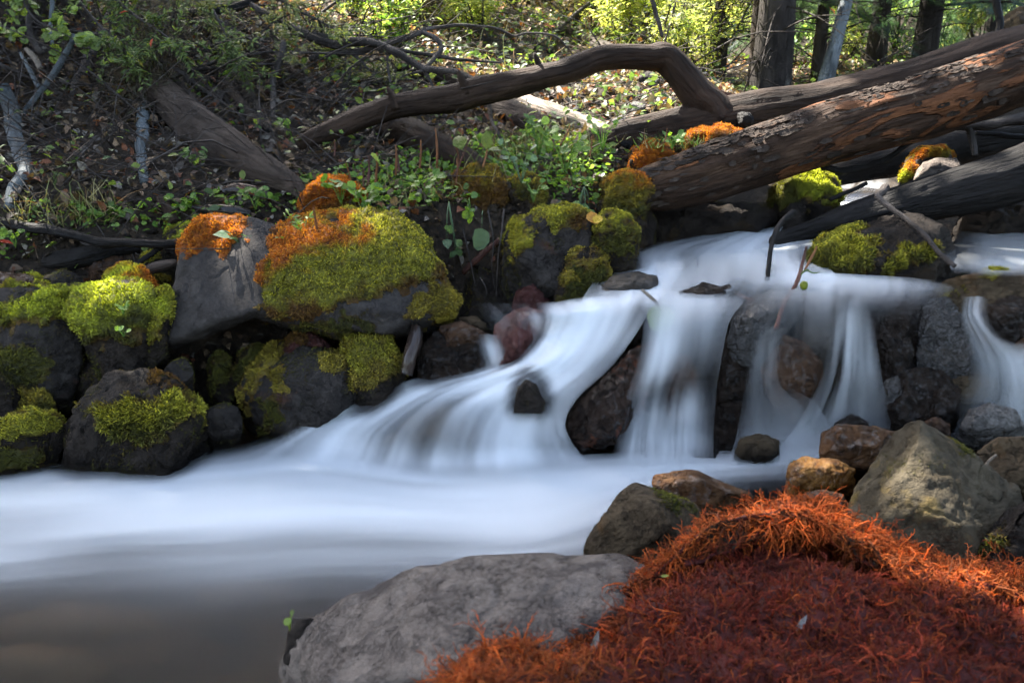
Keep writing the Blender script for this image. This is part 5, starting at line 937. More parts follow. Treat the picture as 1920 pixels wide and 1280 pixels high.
wood('branch', 'thin branch just below the knotty one at the right edge', [(1830, 250, 3.4, 4), (1880, 254, 3.4, 5), (1960, 262, 3.4, 4)], M_darklog, 'branch', sides=10, n=30, seed=60)
wood('stalk', 'white bare leaf stalk on the wet grey rock at the right', [(1848, 872, 1.84, 2.5), (1858, 860, 1.83, 3), (1868, 852, 1.82, 2)], M_palewood, 'stalk', sides=8, n=12, bump=0, seed=61)
# ------------------------------------------------------------------ plants on the banks
gp = np.random.default_rng(23)
GREENS = np.array([(.10, .19, .035), (.16, .27, .05), (.22, .34, .07), (.13, .22, .06), (.19, .30, .04)])
def gcol(n, pal=GREENS, v=.25): return pal[gp.integers(0, len(pal), n)] * gp.uniform(1-v, 1+v, (n, 1))
def samp_ground(n, x0, x1, y0, y1, polys, tries=8):
    x = gp.uniform(x0, x1, n*tries); y = gp.uniform(y0, y1, n*tries); z = terr(x, y); p = np.stack([x, y, z], -1)
    px, py, d = proj(p); ok = np.zeros(len(x), bool)
    for q in polys: ok |= sdf_poly(px, py, q) + 12*fbm(p, 9, 2, 77) > 0
    return p[ok][:n]
def leaves(mb, p, size, cols, tv=ROUND_V, tf=ROUND_T, up=.6, spread=1.0):
    n = len(p); nn = nrm(gp.normal(size=(n, 3))*(1-up) + np.array([0, -.25, 1])*up); d = gp.normal(size=(n, 3)); d[:, 2] *= .4
    X_, Y_, Z_ = frames(d, nn); mb.inst(tv, tf, p, X_, Y_, Z_, size, cols)
# a carpet of small round leaves: nobody could count them
mb = MB()
p = samp_ground(2600, -1.6, 1.0, 2.45, 4.2, [[(470, 400), (540, 345), (680, 320), (800, 280), (900, 265), (1020, 255), (1130, 270), (1160, 310), (1140, 380), (1000, 400), (940, 380), (840, 400), (700, 400), (560, 425)], [(330, 385), (560, 365), (560, 412), (350, 420)], [(120, 395), (340, 390), (340, 440), (240, 450), (120, 430)]])
leaves(mb, p + np.stack([gp.normal(size=len(p))*.01, gp.normal(size=len(p))*.01, gp.uniform(.005, .05, len(p))], -1), gp.uniform(.010, .028, len(p)), gcol(len(p)))
p = samp_ground(420, -1.9, -.5, 2.3, 3.2, [[(0, 440), (100, 430), (90, 500), (0, 510)], [(60, 400), (240, 400), (240, 440), (60, 440)]])
leaves(mb, p + np.stack([0*p[:, 0], 0*p[:, 0], gp.uniform(.005, .04, len(p))], -1), gp.uniform(.010, .022, len(p)), gcol(len(p)))
struct(mb.build('ground_cover', M_leaf), 'stuff')
# grass
def grass(name, p, h, cols, wdt=.05, droop=.5):
    mb = MB(); n = len(p); d = nrm(gp.normal(size=(n, 3))*np.array([.7, .7, .15]) + np.array([0, 0, 1.0])); X_, Y_, Z_ = frames(d, gp.normal(size=(n, 3)))
    tv = np.array([(-wdt, 0, 0), (wdt, 0, 0), (-wdt*.8, .4, .05), (wdt*.8, .4, .05), (-wdt*.5, .75, .2), (wdt*.5, .75, .2), (0, 1, .2+droop)]); tf = np.array([(0, 1, 3), (0, 3, 2), (2, 3, 5), (2, 5, 4), (4, 5, 6)])
    mb.inst(tv, tf, p, X_, Y_, Z_, h, cols); return mb.build(name, M_dry)
DRYG = np.array([(.32, .28, .12), (.24, .25, .09), (.40, .33, .16), (.15, .20, .05), (.28, .16, .07)])
p = np.vstack([samp_ground(650, -2.1, -.9, 2.5, 3.4, [[(0, 400), (60, 385), (180, 375), (260, 395), (200, 430), (60, 440), (0, 440)]]), samp_ground(420, -.3, .8, 2.7, 3.6, [[(860, 300), (960, 260), (1060, 240), (1150, 270), (1120, 320), (980, 320)]]), samp_ground(160, -1, .8, 2.7, 3.4, [[(560, 380), (900, 320), (1120, 320), (900, 390), (600, 410)]])])
struct(grass('grass', p, gp.uniform(.04, .12, len(p)), gcol(len(p), DRYG), .018), 'stuff')
p = P(gp.uniform(1200, 1400, 160), gp.uniform(268, 285, 160), 3.1 + gp.uniform(-.05, .1, 160))
struct(grass('grass', p, gp.uniform(.02, .06, len(p)), gcol(len(p), np.vstack([DRYG, GREENS])), .04), 'stuff')
# single plants on the bank
def plant(label, px, py, d, n=6, h=.09, leaf=.03, tv=ROUND_V, tf=ROUND_T, cols=GREENS, name='leafy_plant', hang=False, spread=.6, group=None, per=1, tone=1.0, cat='plant'):
    base = P(px, py, d); e = empty(name, base); tag(e, label, cat, group); s = MB(); l = MB()
    for k in range(n):
        a = gp.uniform(0, 6.28); dr = np.array([math.cos(a)*spread, math.sin(a)*spread*.7 - .1, 1.0]) * h * gp.uniform(.6, 1.15)
        if hang: dr = np.array([gp.uniform(-.5, .5)*spread, -.22, -1]) * h * gp.uniform(.5, 1.1)
        mid = base + dr*.5 + np.array([0, -.2*abs(h) if hang else 0, .25*h if not hang else .15*h]); tip = base + dr
        c = s.tube([base, mid, tip], [.0016, .0013, .0009], 5, 8, col=cols[k % len(cols)]*1.1)
        m_ = per if per > 1 else 1
        for j in range(m_):
            q = c[-1 - int(j*len(c)/(m_+.5))]; n_ = np.array([gp.normal()*.3, -.45, .85]) if not hang else np.array([gp.normal()*.4, -1, .15])
            dd = (tip - mid) + np.array([gp.normal(), gp.normal(), gp.normal()*.4])*h*.35 if m_ == 1 else np.array([gp.normal(), gp.normal()*.6, .3 if not hang else -.6])
            X_, Y_, Z_ = frames(nrm(dd)[None], n_[None]); l.inst(tv, tf, q[None], X_, Y_, Z_, .85*leaf*gp.uniform(.7, 1.25), gcol(1, cols)*tone)
    s.build('stems', M_leaf, e); l.build('leaves', M_leaf, e); return e
BLUEG = np.array([(.14, .22, .13), (.17, .26, .14), (.12, .20, .10)])
YEL = np.array([(.24, .30, .05), (.20, .27, .05)])
plant('long stemmed plant with grey green oval leaves hanging down the dark bank', 842, 378, 2.74, 5, .15, .055, LEAF_V*np.array([1.3, 1, 1]), LEAF_T, BLUEG, hang=True)
plant('single heart shaped leaf on a long stalk hanging in front of the dark hollow', 905, 395, 2.70, 1, .10, .075, ROUND_V*np.array([.85, 1, 1]), ROUND_T, BLUEG, hang=True, spread=.1)
plant('drooping plant with scalloped leaves in the middle of the overhanging bank', 880, 372, 2.74, 6, .06, .034, cols=GREENS, hang=True)
plant('clump of light green scalloped leaves on the bank left of the brown mound', 800, 366, 2.76, 12, .06, .034)
plant('clump of light green leaves spilling over the bank edge above the slab', 690, 398, 2.72, 14, .07, .036)
plant('upright little weed with narrow leaves growing on top of the slab', 570, 455, 2.52, 5, .09, .03, NARROW_V, NARROW_T, GREENS, per=5)
plant('grey green leafy rosette lying on the orange capped end of the slab', 452, 462, 2.5, 5, .035, .05, LEAF_V*np.array([1.3, 1, 1]), LEAF_T, BLUEG, spread=1.2)
plant('pale spade leaf standing on the moss of the slab', 528, 455, 2.48, 1, .02, .055, LEAF_V*np.array([1.3, 1, 1]), LEAF_T, YEL)
plant('bright green cluster beside the rust orange mound', 640, 385, 2.78, 9, .08, .034)
plant('yellow green pair of cupped leaves among the red stems', 716, 318, 2.9, 2, .03, .05, ROUND_V, ROUND_T, YEL)
plant('broad pale green leaf plant over the brown mossy mound', 890, 305, 2.86, 3, .05, .085, LEAF_V*np.array([1.2, 1, 1]), LEAF_T, YEL*.5, spread=1.2)
plant('tall thin plant with blue green leaves right of the brown mound', 978, 345, 2.84, 8, .12, .032, cols=BLUEG)
plant('leafy climber with round leaves on the right shoulder of the bank', 1060, 330, 2.9, 16, .14, .04)
plant('long trailing plant with large round leaves before the mossy log end', 1095, 350, 2.86, 6, .12, .05, cols=BLUEG, hang=True)
plant('low bright leaf cluster above the grey patched boulder', 1000, 380, 2.72, 9, .06, .03)
plant('grassy leafed clump at the crest of the bank', 1010, 290, 3.05, 16, .12, .035, cols=GREENS)
plant('pale leafed clump beside the bleached log end', 1130, 285, 3.1, 12, .11, .035, cols=GREENS*1.1)
plant('small green clump on the orange moss below the back log', 1260, 282, 3.05, 12, .05, .03)
plant('tiny weed sprouting on the bright green boulder', 232, 590, 2.34, 6, .03, .018)
plant('two leaf sprig in the dark gap under the bright green boulder', 232, 632, 2.34, 4, .02, .022)
plant('round leafed clump on the left bank above the pole', 200, 425, 2.85, 12, .05, .032)
plant('leaf clump at the foot of the brown stump', 345, 405, 2.9, 12, .06, .03)
plant('leaf clump left of the orange capped slab under the rotten log', 480, 395, 2.82, 14, .07, .034)
plant('small leafy clump at the left picture edge beside the streaked stone', 30, 465, 2.72, 9, .06, .03)
plant('tall sparse seedling before the sloping dead log', 375, 330, 3.1, 5, .09, .03, per=3)
plant('seedling with pale leaves at the foot of the twisted dead stem', 548, 262, 3.4, 7, .08, .04)
plant('tiny green sprig beside the black stone in the foreground', 543, 1180, 1.16, 4, .02, .012, cols=YEL)
# curled tendrils and roots below the overhanging bank
for k, pts in enumerate([[(915, 395, 2.7), (925, 450, 2.67), (922, 500, 2.68), (928, 545, 2.7)], [(868, 430, 2.74), (880, 480, 2.72), (890, 530, 2.74), (895, 545, 2.76)], [(945, 392, 2.7), (940, 440, 2.66), (934, 480, 2.66), (930, 560, 2.7)], [(900, 520, 2.7), (912, 545, 2.68), (905, 580, 2.7)]]):
    q = np.array(pts, float); b = MB(); b.tube(P(q[:, 0], q[:, 1], q[:, 2]), [.003, .0025, .002, .0012][:len(q)], 6, 30, bump=.2, bscale=80, seed=k)
    tag(b.build('root', M_stick), ['thin root hanging beside the heart shaped leaf', 'root dangling at the left of the dark hollow', 'longest pale root hanging at the right of the dark hollow', 'short curled root near the water of the upper pool'][k], 'root')
wood('root', 'thick reddish root crossing the dark hollow under the bank', [(935, 450, 2.74, 5), (900, 480, 2.74, 6), (868, 512, 2.76, 5)], M_red_twig, 'root', sides=10, n=20, seed=70)
rock('earth_bank', 'dark overhanging earth bank with roots under the leafy plants', [(800, 600), (805, 400), (840, 375), (960, 365), (985, 400), (975, 560), (960, 600)], 2.98, M_earth, th=.4, seed=71, lump=.08, cat='bank')
# dry red stems standing on the bank
ST = [(690, 345, 292, 2, 5), (703, 350, 286, 4, 5), (742, 325, 272, 0, 4), (748, 320, 280, -6, 4), (787, 312, 262, 2, 4), (820, 305, 240, -4, 4), (851, 330, 258, 30, 4), (862, 300, 255, -16, 3), (660, 350, 305, -12, 3), (679, 390, 318, 2, 3.5), (855, 345, 296, 2, 4), (818, 320, 308, 0, 4), (794, 350, 330, 6, 3), (905, 310, 262, 12, 3), (1050, 270, 240, 18, 3.5), (1040, 280, 248, -8, 3), (1245, 265, 240, 6, 3), (596, 462, 390, -8, 5), (627, 290, 262, 0, 3), (1106, 290, 255, 3, 3)]
SL = ['left one of the close pair of tall rust red stems', 'right and taller one of the close pair of rust red stems', 'short red stem with a broken neighbour behind the leaves', 'splayed broken red stem touching the short upright one', 'orange dry stem before the dark log under the limb', 'tall red brown stem beside a green stalk', 'long dark red stem leaning to the right', 'thin tan stem leaning to the left', 'thin pale and orange stem left of the red pair', 'straw yellow upright stem in front of the orange mound', 'orange stem rising out of the brown mossy mound', 'short fat red stump of a stem', 'little slanting red stem over the green clump', 'thin red brown stem near the broad leaf', 'leaning orange stem by the bleached log', 'short red stem next to the leaning orange one', 'small orange stem by the mound under the back log', 'split straw coloured stem standing on the slab', 'small orange brown stem in the shade of the limb', 'thin red stem among the pale leafed clump']
for k, ((x, y0, y1, lean, r), lab) in enumerate(zip(ST, SL)):
    d = 2.5 if k == 17 else 2.86 + .03*(k % 4)
    wood('dry_stem', lab, [(x, y0+4, d, r*.55), (x+lean*.5+1.5, (y0+y1)/2, d, r*.5), (x+lean, y1, d-.01, r*.3)], M_orange_wood if k % 3 else M_red_twig, 'stem', sides=8, n=12, bump=.1, seed=100+k, group='dry stems on the bank', rest=False)
# single leaves
chip(1100, 402, 2.62, .05, (.55, .26, .04), 'leaf', 'orange leaf on the moss of the grey patched boulder', 'leaf', M_leaf, -.6, tv=ROUND_V, tf=ROUND_T)
chip(1112, 416, 2.6, .036, (.60, .42, .05), 'leaf', 'yellow round leaf beside the orange leaf on the boulder', 'leaf', M_leaf, .5, tv=ROUND_V, tf=ROUND_T)
chip(-4, 452, 2.6, .05, (.42, .05, .02), 'leaf', 'red leaf at the left picture edge', 'leaf', M_leaf, -.1)
lf = chip(1243, 572, 2.36, .085, (.20, .27, .13), 'leaf', 'big pale green leaf stuck in the water at the head of the middle fall', 'leaf', M_leaf, -1.75, tv=ROUND_V, tf=ROUND_T, face=(0, -.8, .6))
add_tube(lf, 'stalk', [(1243, 578, 2.36, 2.5), (1225, 562, 2.35, 3), (1204, 543, 2.34, 3)], M_palewood, 8, 12, 0)
for k, (x, y, d, c_, l) in enumerate([(832, 262, 3.4, (.5, .25, .05), 'orange fallen leaf on the slope under the limb'), (605, 158, 4.4, (.55, .38, .03), 'yellow leaf on the sunlit litter left of the silvery branch'), (268, 125, 3.3, (.36, .30, .03), 'yellow leaf in the shaggy left thicket'), (240, 22, 3.3, (.45, .07, .03), 'red leaf at the top of the left thicket'), (287, 72, 3.3, (.48, .08, .03), 'red leaf on a twig above the dead log'), (1555, 15, 5.2, (.6, .14, .04), 'orange red leaves tuft beside the birch at the upper right')]):
    chip(x, y, d, .012*d, c_, 'leaf', l, 'leaf', M_leaf, k*1.1)
# ------------------------------------------------------------------ forest behind
M_bright = m_leaf('leaf_sunny', .58, .5)
gb_ = np.random.default_rng(41)
def gxy(n, x0, x1, y0, y1):
    x = gb_.uniform(x0, x1, n); y = gb_.uniform(y0, y1, n); return np.stack([x, y, terr(x, y)], -1)
YB_ = lambda x: np.interp(x, YB[:, 0], YB[:, 1])
# leaf litter
mb = MB(); p = np.vstack([gxy(22000, -3.4, 3.2, 2.5, 5.5), gxy(12000, -5, 6, 5, 10)]); p = p[p[:, 1] > YB_(p[:, 0]) + .22]
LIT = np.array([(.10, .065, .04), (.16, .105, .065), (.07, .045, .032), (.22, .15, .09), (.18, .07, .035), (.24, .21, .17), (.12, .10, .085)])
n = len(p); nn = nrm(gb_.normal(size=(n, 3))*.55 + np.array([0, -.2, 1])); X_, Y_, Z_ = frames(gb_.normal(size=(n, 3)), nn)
mb.inst(LEAF_V*np.array([1.2, 1, 2]), LEAF_T, p + np.array([0, 0, .004]) + gb_.uniform(0, .012, (n, 1))*np.array([0, 0, 1]), X_, Y_, Z_, gb_.uniform(.015, .042, n)*(1+.08*p[:, 1]), LIT[gb_.integers(0, len(LIT), n)]*gb_.uniform(.6, 1.3, (n, 1)) * (1 + 1.6*ss(4.0, 5.5, p[:, 1:2])))  # litter colour lifted up the slope to paint in sunlight
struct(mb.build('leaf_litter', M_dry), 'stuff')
# fallen twigs over the slope
mb = MB()
def twigs(n, x0, x1, y0, y1, l0, l1, lift, rad, col=(1, 1, 1)):
    for p in gxy(n, x0, x1, y0, y1):
        if p[1] < YB_(p[0]) + .3: continue
        L = gb_.uniform(l0, l1); a = gb_.uniform(0, 6.28); dr = np.array([math.cos(a), math.sin(a)*.6, gb_.uniform(-.1, .55)*lift]); dr = nrm(dr)*L
        q = [p, p+dr*.5+gb_.normal(size=3)*L*.06+np.array([0, 0, .02*lift]), p+dr]; q = [v + np.array([0, 0, max(0, float(terr(v[:1], v[1:2])[0]) - v[2]) + .005]) for v in q]
        mb.tube(q, [rad, rad*.8, rad*.35], 4, 6, seed=int(gb_.integers(99)))
twigs(950, -3.2, -.5, 2.7, 5.0, .12, .6, 1.6, .0024); twigs(150, -3.2, -.6, 3.2, 5.0, .25, .8, 1.3, .0045); twigs(22, -3.4, -1.0, 3.6, 5.0, .5, 1.1, .8, .010); twigs(260, -1, 2.4, 3.0, 6, .12, .5, .7, .003); twigs(200, -2, 4, 5, 9, .3, 1.0, 1.2, .006)
struct(mb.build('twig_litter', M_stick), 'stuff')
p = gxy(2600, -2.2, 2.2, 4.6, 8.5); p = p[fbm(p, 1.5, 3, 91) > -.05]
struct(grass('grass', p, gb_.uniform(.08, .26, len(p)), DRYG[gb_.integers(0, 5, len(p))]*gb_.uniform(.9, 1.6, (len(p), 1)), .012), 'stuff')
# pebbles and grit between the stones of the bank
mb = MB(); p = np.vstack([gxy(2600, -2.2, .5, 2.05, 3.0), gxy(500, .3, 2.2, 1.5, 2.4)]); n = len(p); dq = np.array([(0, 0, 1), (1, .2, .1), (-.2, 1, .0), (-1, -.3, .1), (.3, -1, 0), (0, 0, -.6), (.7, .7, .45), (-.7, .5, .5), (-.4, -.8, .5), (.7, -.6, .4)])
dt = np.array([(0, 6, 7), (0, 7, 8), (0, 8, 9), (0, 9, 6), (6, 1, 2), (6, 2, 7), (7, 2, 3), (7, 3, 8), (8, 3, 4), (8, 4, 9), (9, 4, 1), (9, 1, 6), (5, 2, 1), (5, 3, 2), (5, 4, 3), (5, 1, 4)])
X_, Y_, Z_ = frames(gb_.normal(size=(n, 3))*np.array([1, 1, .3]), np.array([0, 0, 1.]) + .3*gb_.normal(size=(n, 3)))
mb.inst(dq*np.array([1, .75, .6]), dt, p, X_, Y_, Z_, gb_.uniform(.006, .03, n)*gb_.random(n)**.5, (1, 1, 1)); struct(mb.build('gravel', M_dark), 'stuff')
# undergrowth leaves on the slope
mb = MB()
p = np.vstack([gxy(1500, -3.2, -.5, 2.7, 5.5), gxy(3600, -1.2, 2.5, 3.3, 6.5), gxy(6000, -4, 5.5, 6, 11)]); p = p[(p[:, 1] > YB_(p[:, 0]) + .3) & (fbm(p, 1.8, 3, 55) > -.12)]
n = len(p); DK = np.array([(.07, .12, .03), (.10, .16, .04), (.14, .20, .05), (.20, .26, .06), (.09, .13, .06)])
nn = nrm(gb_.normal(size=(n, 3))*.5 + np.array([0, -.3, 1])); X_, Y_, Z_ = frames(gb_.normal(size=(n, 3))*np.array([1, 1, .4]), nn)
mb.inst(LEAF_V*np.array([1.1, 1, 1]), LEAF_T, p + gb_.uniform(.01, .14, (n, 1))*np.array([0, 0, 1]), X_, Y_, Z_, gb_.uniform(.02, .04, n)*(1+.07*p[:, 1]), DK[gb_.integers(0, 5, n)]*gb_.uniform(.7, 1.4, (n, 1)))
struct(mb.build('undergrowth', M_leaf), 'stuff')
# shrubs
def shrub(label, px, d, h, nst, nl, leaf, cols, wid=.5, low=.25, name='shrub', cat='shrub', group='shrubs on the sunny slope', tv=NARROW_V, tf=NARROW_T, pinn=True, base=None):
    b = ground_pt(px, d) if base is None else base
    e = empty(name, b); tag(e, label, cat, group); s = MB(); l = MB(); cl = []
    for k in range(nst):
        a = gb_.uniform(0, 6.28); w_ = gb_.uniform(.15, 1)*wid*h; top = b + np.array([math.cos(a)*w_, math.sin(a)*w_, h*gb_.uniform(.6, 1.1)])
        c = s.tube([b + gb_.normal(size=3)*np.array([.03, .03, 0]), b + (top-b)*.5 + gb_.normal(size=3)*.06*h, top], [.006*h+.002, .005*h+.001, .0015], 5, 14, seed=k)
        for j in range(5):
            i = int(len(c)*gb_.uniform(low, 1)) - 1; q = c[i]; dr = nrm(gb_.normal(size=3)*np.array([1, 1, .5]) + np.array([0, 0, .25]))*h*gb_.uniform(.12, .3)
            s.tube([q, q+dr*.6+np.array([0, 0, .02]), q+dr], [.003, .002, .001], 4, 6, seed=j); cl.append((q, dr))
    per = max(1, nl // len(cl))
    for q, dr in cl:
        t = gb_.uniform(.15, 1.05, per); pos = q + dr*t[:, None] + gb_.normal(size=(per, 3))*leaf*.7
        side = np.cross(nrm(dr), [0, 0, 1.]); sg = np.where(gb_.random(per) < .5, 1, -1)[:, None]
        dd = nrm(dr)*.5 + side*sg + gb_.normal(size=(per, 3))*.35 if pinn else gb_.normal(size=(per, 3))
        X_, Y_, Z_ = frames(dd, nrm(gb_.normal(size=(per, 3))*.4 + np.array([0, -.2, 1])))
        l.inst(tv, tf, pos, X_, Y_, Z_, leaf*gb_.uniform(.6, 1.3, per), cols[gb_.integers(0, len(cols), per)]*gb_.uniform(.7, 1.35, (per, 1)))
    s.build('stems', M_stick, e); l.build('leaves', M_bright, e); return e
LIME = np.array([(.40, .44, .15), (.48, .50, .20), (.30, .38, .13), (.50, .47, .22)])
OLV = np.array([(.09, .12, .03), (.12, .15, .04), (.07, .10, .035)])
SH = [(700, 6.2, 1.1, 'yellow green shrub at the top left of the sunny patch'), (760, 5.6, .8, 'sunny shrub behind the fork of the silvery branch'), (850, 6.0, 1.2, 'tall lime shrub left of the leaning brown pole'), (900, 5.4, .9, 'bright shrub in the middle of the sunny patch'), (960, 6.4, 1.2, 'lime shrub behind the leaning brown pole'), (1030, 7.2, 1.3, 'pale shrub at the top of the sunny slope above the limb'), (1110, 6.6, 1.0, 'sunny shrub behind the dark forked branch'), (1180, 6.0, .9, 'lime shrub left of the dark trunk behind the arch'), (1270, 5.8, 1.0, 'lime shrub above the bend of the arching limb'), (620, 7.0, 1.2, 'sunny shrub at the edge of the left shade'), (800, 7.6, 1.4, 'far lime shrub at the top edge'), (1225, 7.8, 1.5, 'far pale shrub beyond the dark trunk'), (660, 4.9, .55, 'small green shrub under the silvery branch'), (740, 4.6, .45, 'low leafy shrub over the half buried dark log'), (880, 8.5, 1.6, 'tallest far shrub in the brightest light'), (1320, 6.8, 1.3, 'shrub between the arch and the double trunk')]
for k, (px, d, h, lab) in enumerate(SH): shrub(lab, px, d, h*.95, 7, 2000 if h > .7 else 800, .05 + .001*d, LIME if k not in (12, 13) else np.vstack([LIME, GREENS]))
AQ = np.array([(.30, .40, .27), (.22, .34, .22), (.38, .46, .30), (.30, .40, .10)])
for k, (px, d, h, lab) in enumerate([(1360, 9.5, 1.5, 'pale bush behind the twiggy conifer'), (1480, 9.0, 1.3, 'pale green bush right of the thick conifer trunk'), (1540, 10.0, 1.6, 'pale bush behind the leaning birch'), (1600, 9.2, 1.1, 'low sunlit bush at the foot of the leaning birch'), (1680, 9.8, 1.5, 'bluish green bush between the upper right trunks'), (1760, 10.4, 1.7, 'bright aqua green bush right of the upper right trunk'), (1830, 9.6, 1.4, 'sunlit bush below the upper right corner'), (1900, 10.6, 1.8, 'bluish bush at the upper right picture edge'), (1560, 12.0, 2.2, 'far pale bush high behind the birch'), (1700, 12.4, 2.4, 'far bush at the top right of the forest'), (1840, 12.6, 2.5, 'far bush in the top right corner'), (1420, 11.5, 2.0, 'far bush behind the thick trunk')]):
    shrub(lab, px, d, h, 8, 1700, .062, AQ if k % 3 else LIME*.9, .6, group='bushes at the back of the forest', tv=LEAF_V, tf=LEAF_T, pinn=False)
# dark thicket at the left
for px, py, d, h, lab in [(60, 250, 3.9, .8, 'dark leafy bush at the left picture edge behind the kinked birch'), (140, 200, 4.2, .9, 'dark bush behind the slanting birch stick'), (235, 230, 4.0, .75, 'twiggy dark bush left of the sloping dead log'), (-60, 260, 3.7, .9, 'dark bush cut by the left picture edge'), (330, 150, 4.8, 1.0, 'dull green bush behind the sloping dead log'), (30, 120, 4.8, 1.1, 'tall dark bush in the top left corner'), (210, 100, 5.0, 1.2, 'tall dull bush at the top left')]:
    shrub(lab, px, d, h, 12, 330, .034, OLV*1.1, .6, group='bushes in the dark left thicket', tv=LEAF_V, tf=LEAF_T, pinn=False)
# leafy boughs reaching into the picture from above
def bough(label, pts, nl, leaf, cols, fan=.12, name='leafy_bough', group='boughs hanging into the picture', mat=None, down=.15, tv=NARROW_V, tf=NARROW_T, cat='bough', nt=26):
    q = np.array(pts, float); c0 = P(q[:, 0], q[:, 1], q[:, 2]); e = empty(name, c0[0]); tag(e, label, cat, group); s = MB(); l = MB()
    c = s.tube(c0, q[:, 3]/FOC*q[:, 2], 6, 40, bump=.05, seed=3); s2 = MB()
    per = nl // nt
    for k in range(nt):
        i = int(gb_.uniform(.08, 1)*(len(c)-1)); ax = nrm(c[min(i+1, len(c)-1)] - c[i-1]); dr = nrm(ax*.7 + gb_.normal(size=3)*.7 + np.array([0, 0, -down]))*fan*gb_.uniform(.5, 1.6)
        t2 = s.tube([c[i], c[i]+dr*.55, c[i]+dr+np.array([0, 0, -.15*fan])], [.0022, .0016, .0008], 4, 8, seed=k)
        ii = gb_.integers(1, len(t2), per); pos = t2[ii] + gb_.normal(size=(per, 3))*.004; side = nrm(np.cross(nrm(dr), gb_.normal(size=(per, 3))*.5 + np.array([0, -.4, 1])))
        dd = nrm(dr)*.7 + side*np.where(gb_.random(per) < .5, 1, -1)[:, None]; X_, Y_, Z_ = frames(dd, nrm(gb_.normal(size=(per, 3))*.4 + np.array([0, -.4, .9])))
        l.inst(tv, tf, pos, X_, Y_, Z_, leaf*gb_.uniform(.6, 1.3, per), cols[gb_.integers(0, len(cols), per)]*gb_.uniform(.7, 1.3, (per, 1)))
    s.build('twigs', M_stick, e); l.build('leaves', M_leaf, e); return e
SHG = np.array([(.12, .17, .05), (.16, .21, .06), (.10, .14, .05)])
bough('dull green feathery bough at the top between the cut branch and the edge', [(180, -40, 3.5, 3), (240, 20, 3.45, 3), (300, 60, 3.4, 2), (345, 95, 3.36, 1)], 800, .03, SHG)
bough('feathery bough drooping over the upper end of the dead log', [(120, -40, 3.5, 3), (170, 30, 3.4, 3), (230, 90, 3.35, 2), (260, 130, 3.3, 1)], 700, .028, SHG)
bough('broad feathery bough right of the cut branch', [(330, -40, 3.9, 3), (400, 30, 3.85, 3), (470, 75, 3.8, 2), (540, 110, 3.75, 1)], 1100, .03, LIME*0.47, .16)
bough('lighter green bough around the start of the silvery branch', [(480, -40, 4.0, 3), (540, 10, 3.98, 3), (600, 40, 3.95, 2), (650, 70, 3.9, 1)], 900, .032, LIME*0.66, .16)
bough('hanging leafy bough left of the twisted dead stem', [(400, 20, 3.7, 3), (420, 60, 3.65, 2), (438, 100, 3.62, 2), (470, 140, 3.6, 1)], 600, .028, SHG*1.2, .12)
bough('sparse bough with round yellow green leaves by the pale sapling', [(20, -40, 3.4, 3), (60, 30, 3.38, 2), (100, 55, 3.36, 2), (150, 80, 3.34, 1)], 120, .04, SHG*1.5, .12, tv=ROUND_V, tf=ROUND_T, nt=14)
bough('leafy bough under the silvery branch fork', [(600, 90, 4.1, 3), (640, 110, 4.05, 2), (690, 130, 4.0, 2), (730, 150, 4.0, 1)], 900, .03, LIME*0.62, .16)
bough('lime bough hanging at the top beside the dark trunk', [(1290, -60, 4.8, 3), (1270, -10, 4.75, 3), (1255, 50, 4.7, 2), (1240, 95, 4.7, 1)], 600, .035, LIME, .16)
mb = MB()                                                            # shaggy brown needles on the dead log
e = tag(empty('dead_bough', P(300, 60, 3.5)), 'shaggy brown dead bough draped over the upper dead log', 'bough', 'boughs hanging into the picture')
c0 = P(np.array([330, 300, 275, 250]), np.array([20, 70, 120, 180]), np.array([3.7, 3.6, 3.5, 3.45])); s = MB(); c = s.tube(c0, [.008, .007, .005, .002], 6, 30)
N = 5200; i = gb_.integers(2, 30, N); st = c[i] + gb_.normal(size=(N, 3))*np.array([.07, .06, .07]); dd = gb_.normal(size=(N, 3)) + np.array([0, 0, -.4]); X_, Y_, Z_ = frames(dd, gb_.normal(size=(N, 3)))
mb.inst(BLADE_V*np.array([.45, 1, 1]), BLADE_T, st, X_, Y_, Z_, gb_.uniform(.02, .05, N), np.array([(.07, .055, .035), (.10, .07, .045), (.06, .06, .035)])[gb_.integers(0, 3, N)])
s.build('twig', M_stick, e); mb.build('needles', M_dry, e)
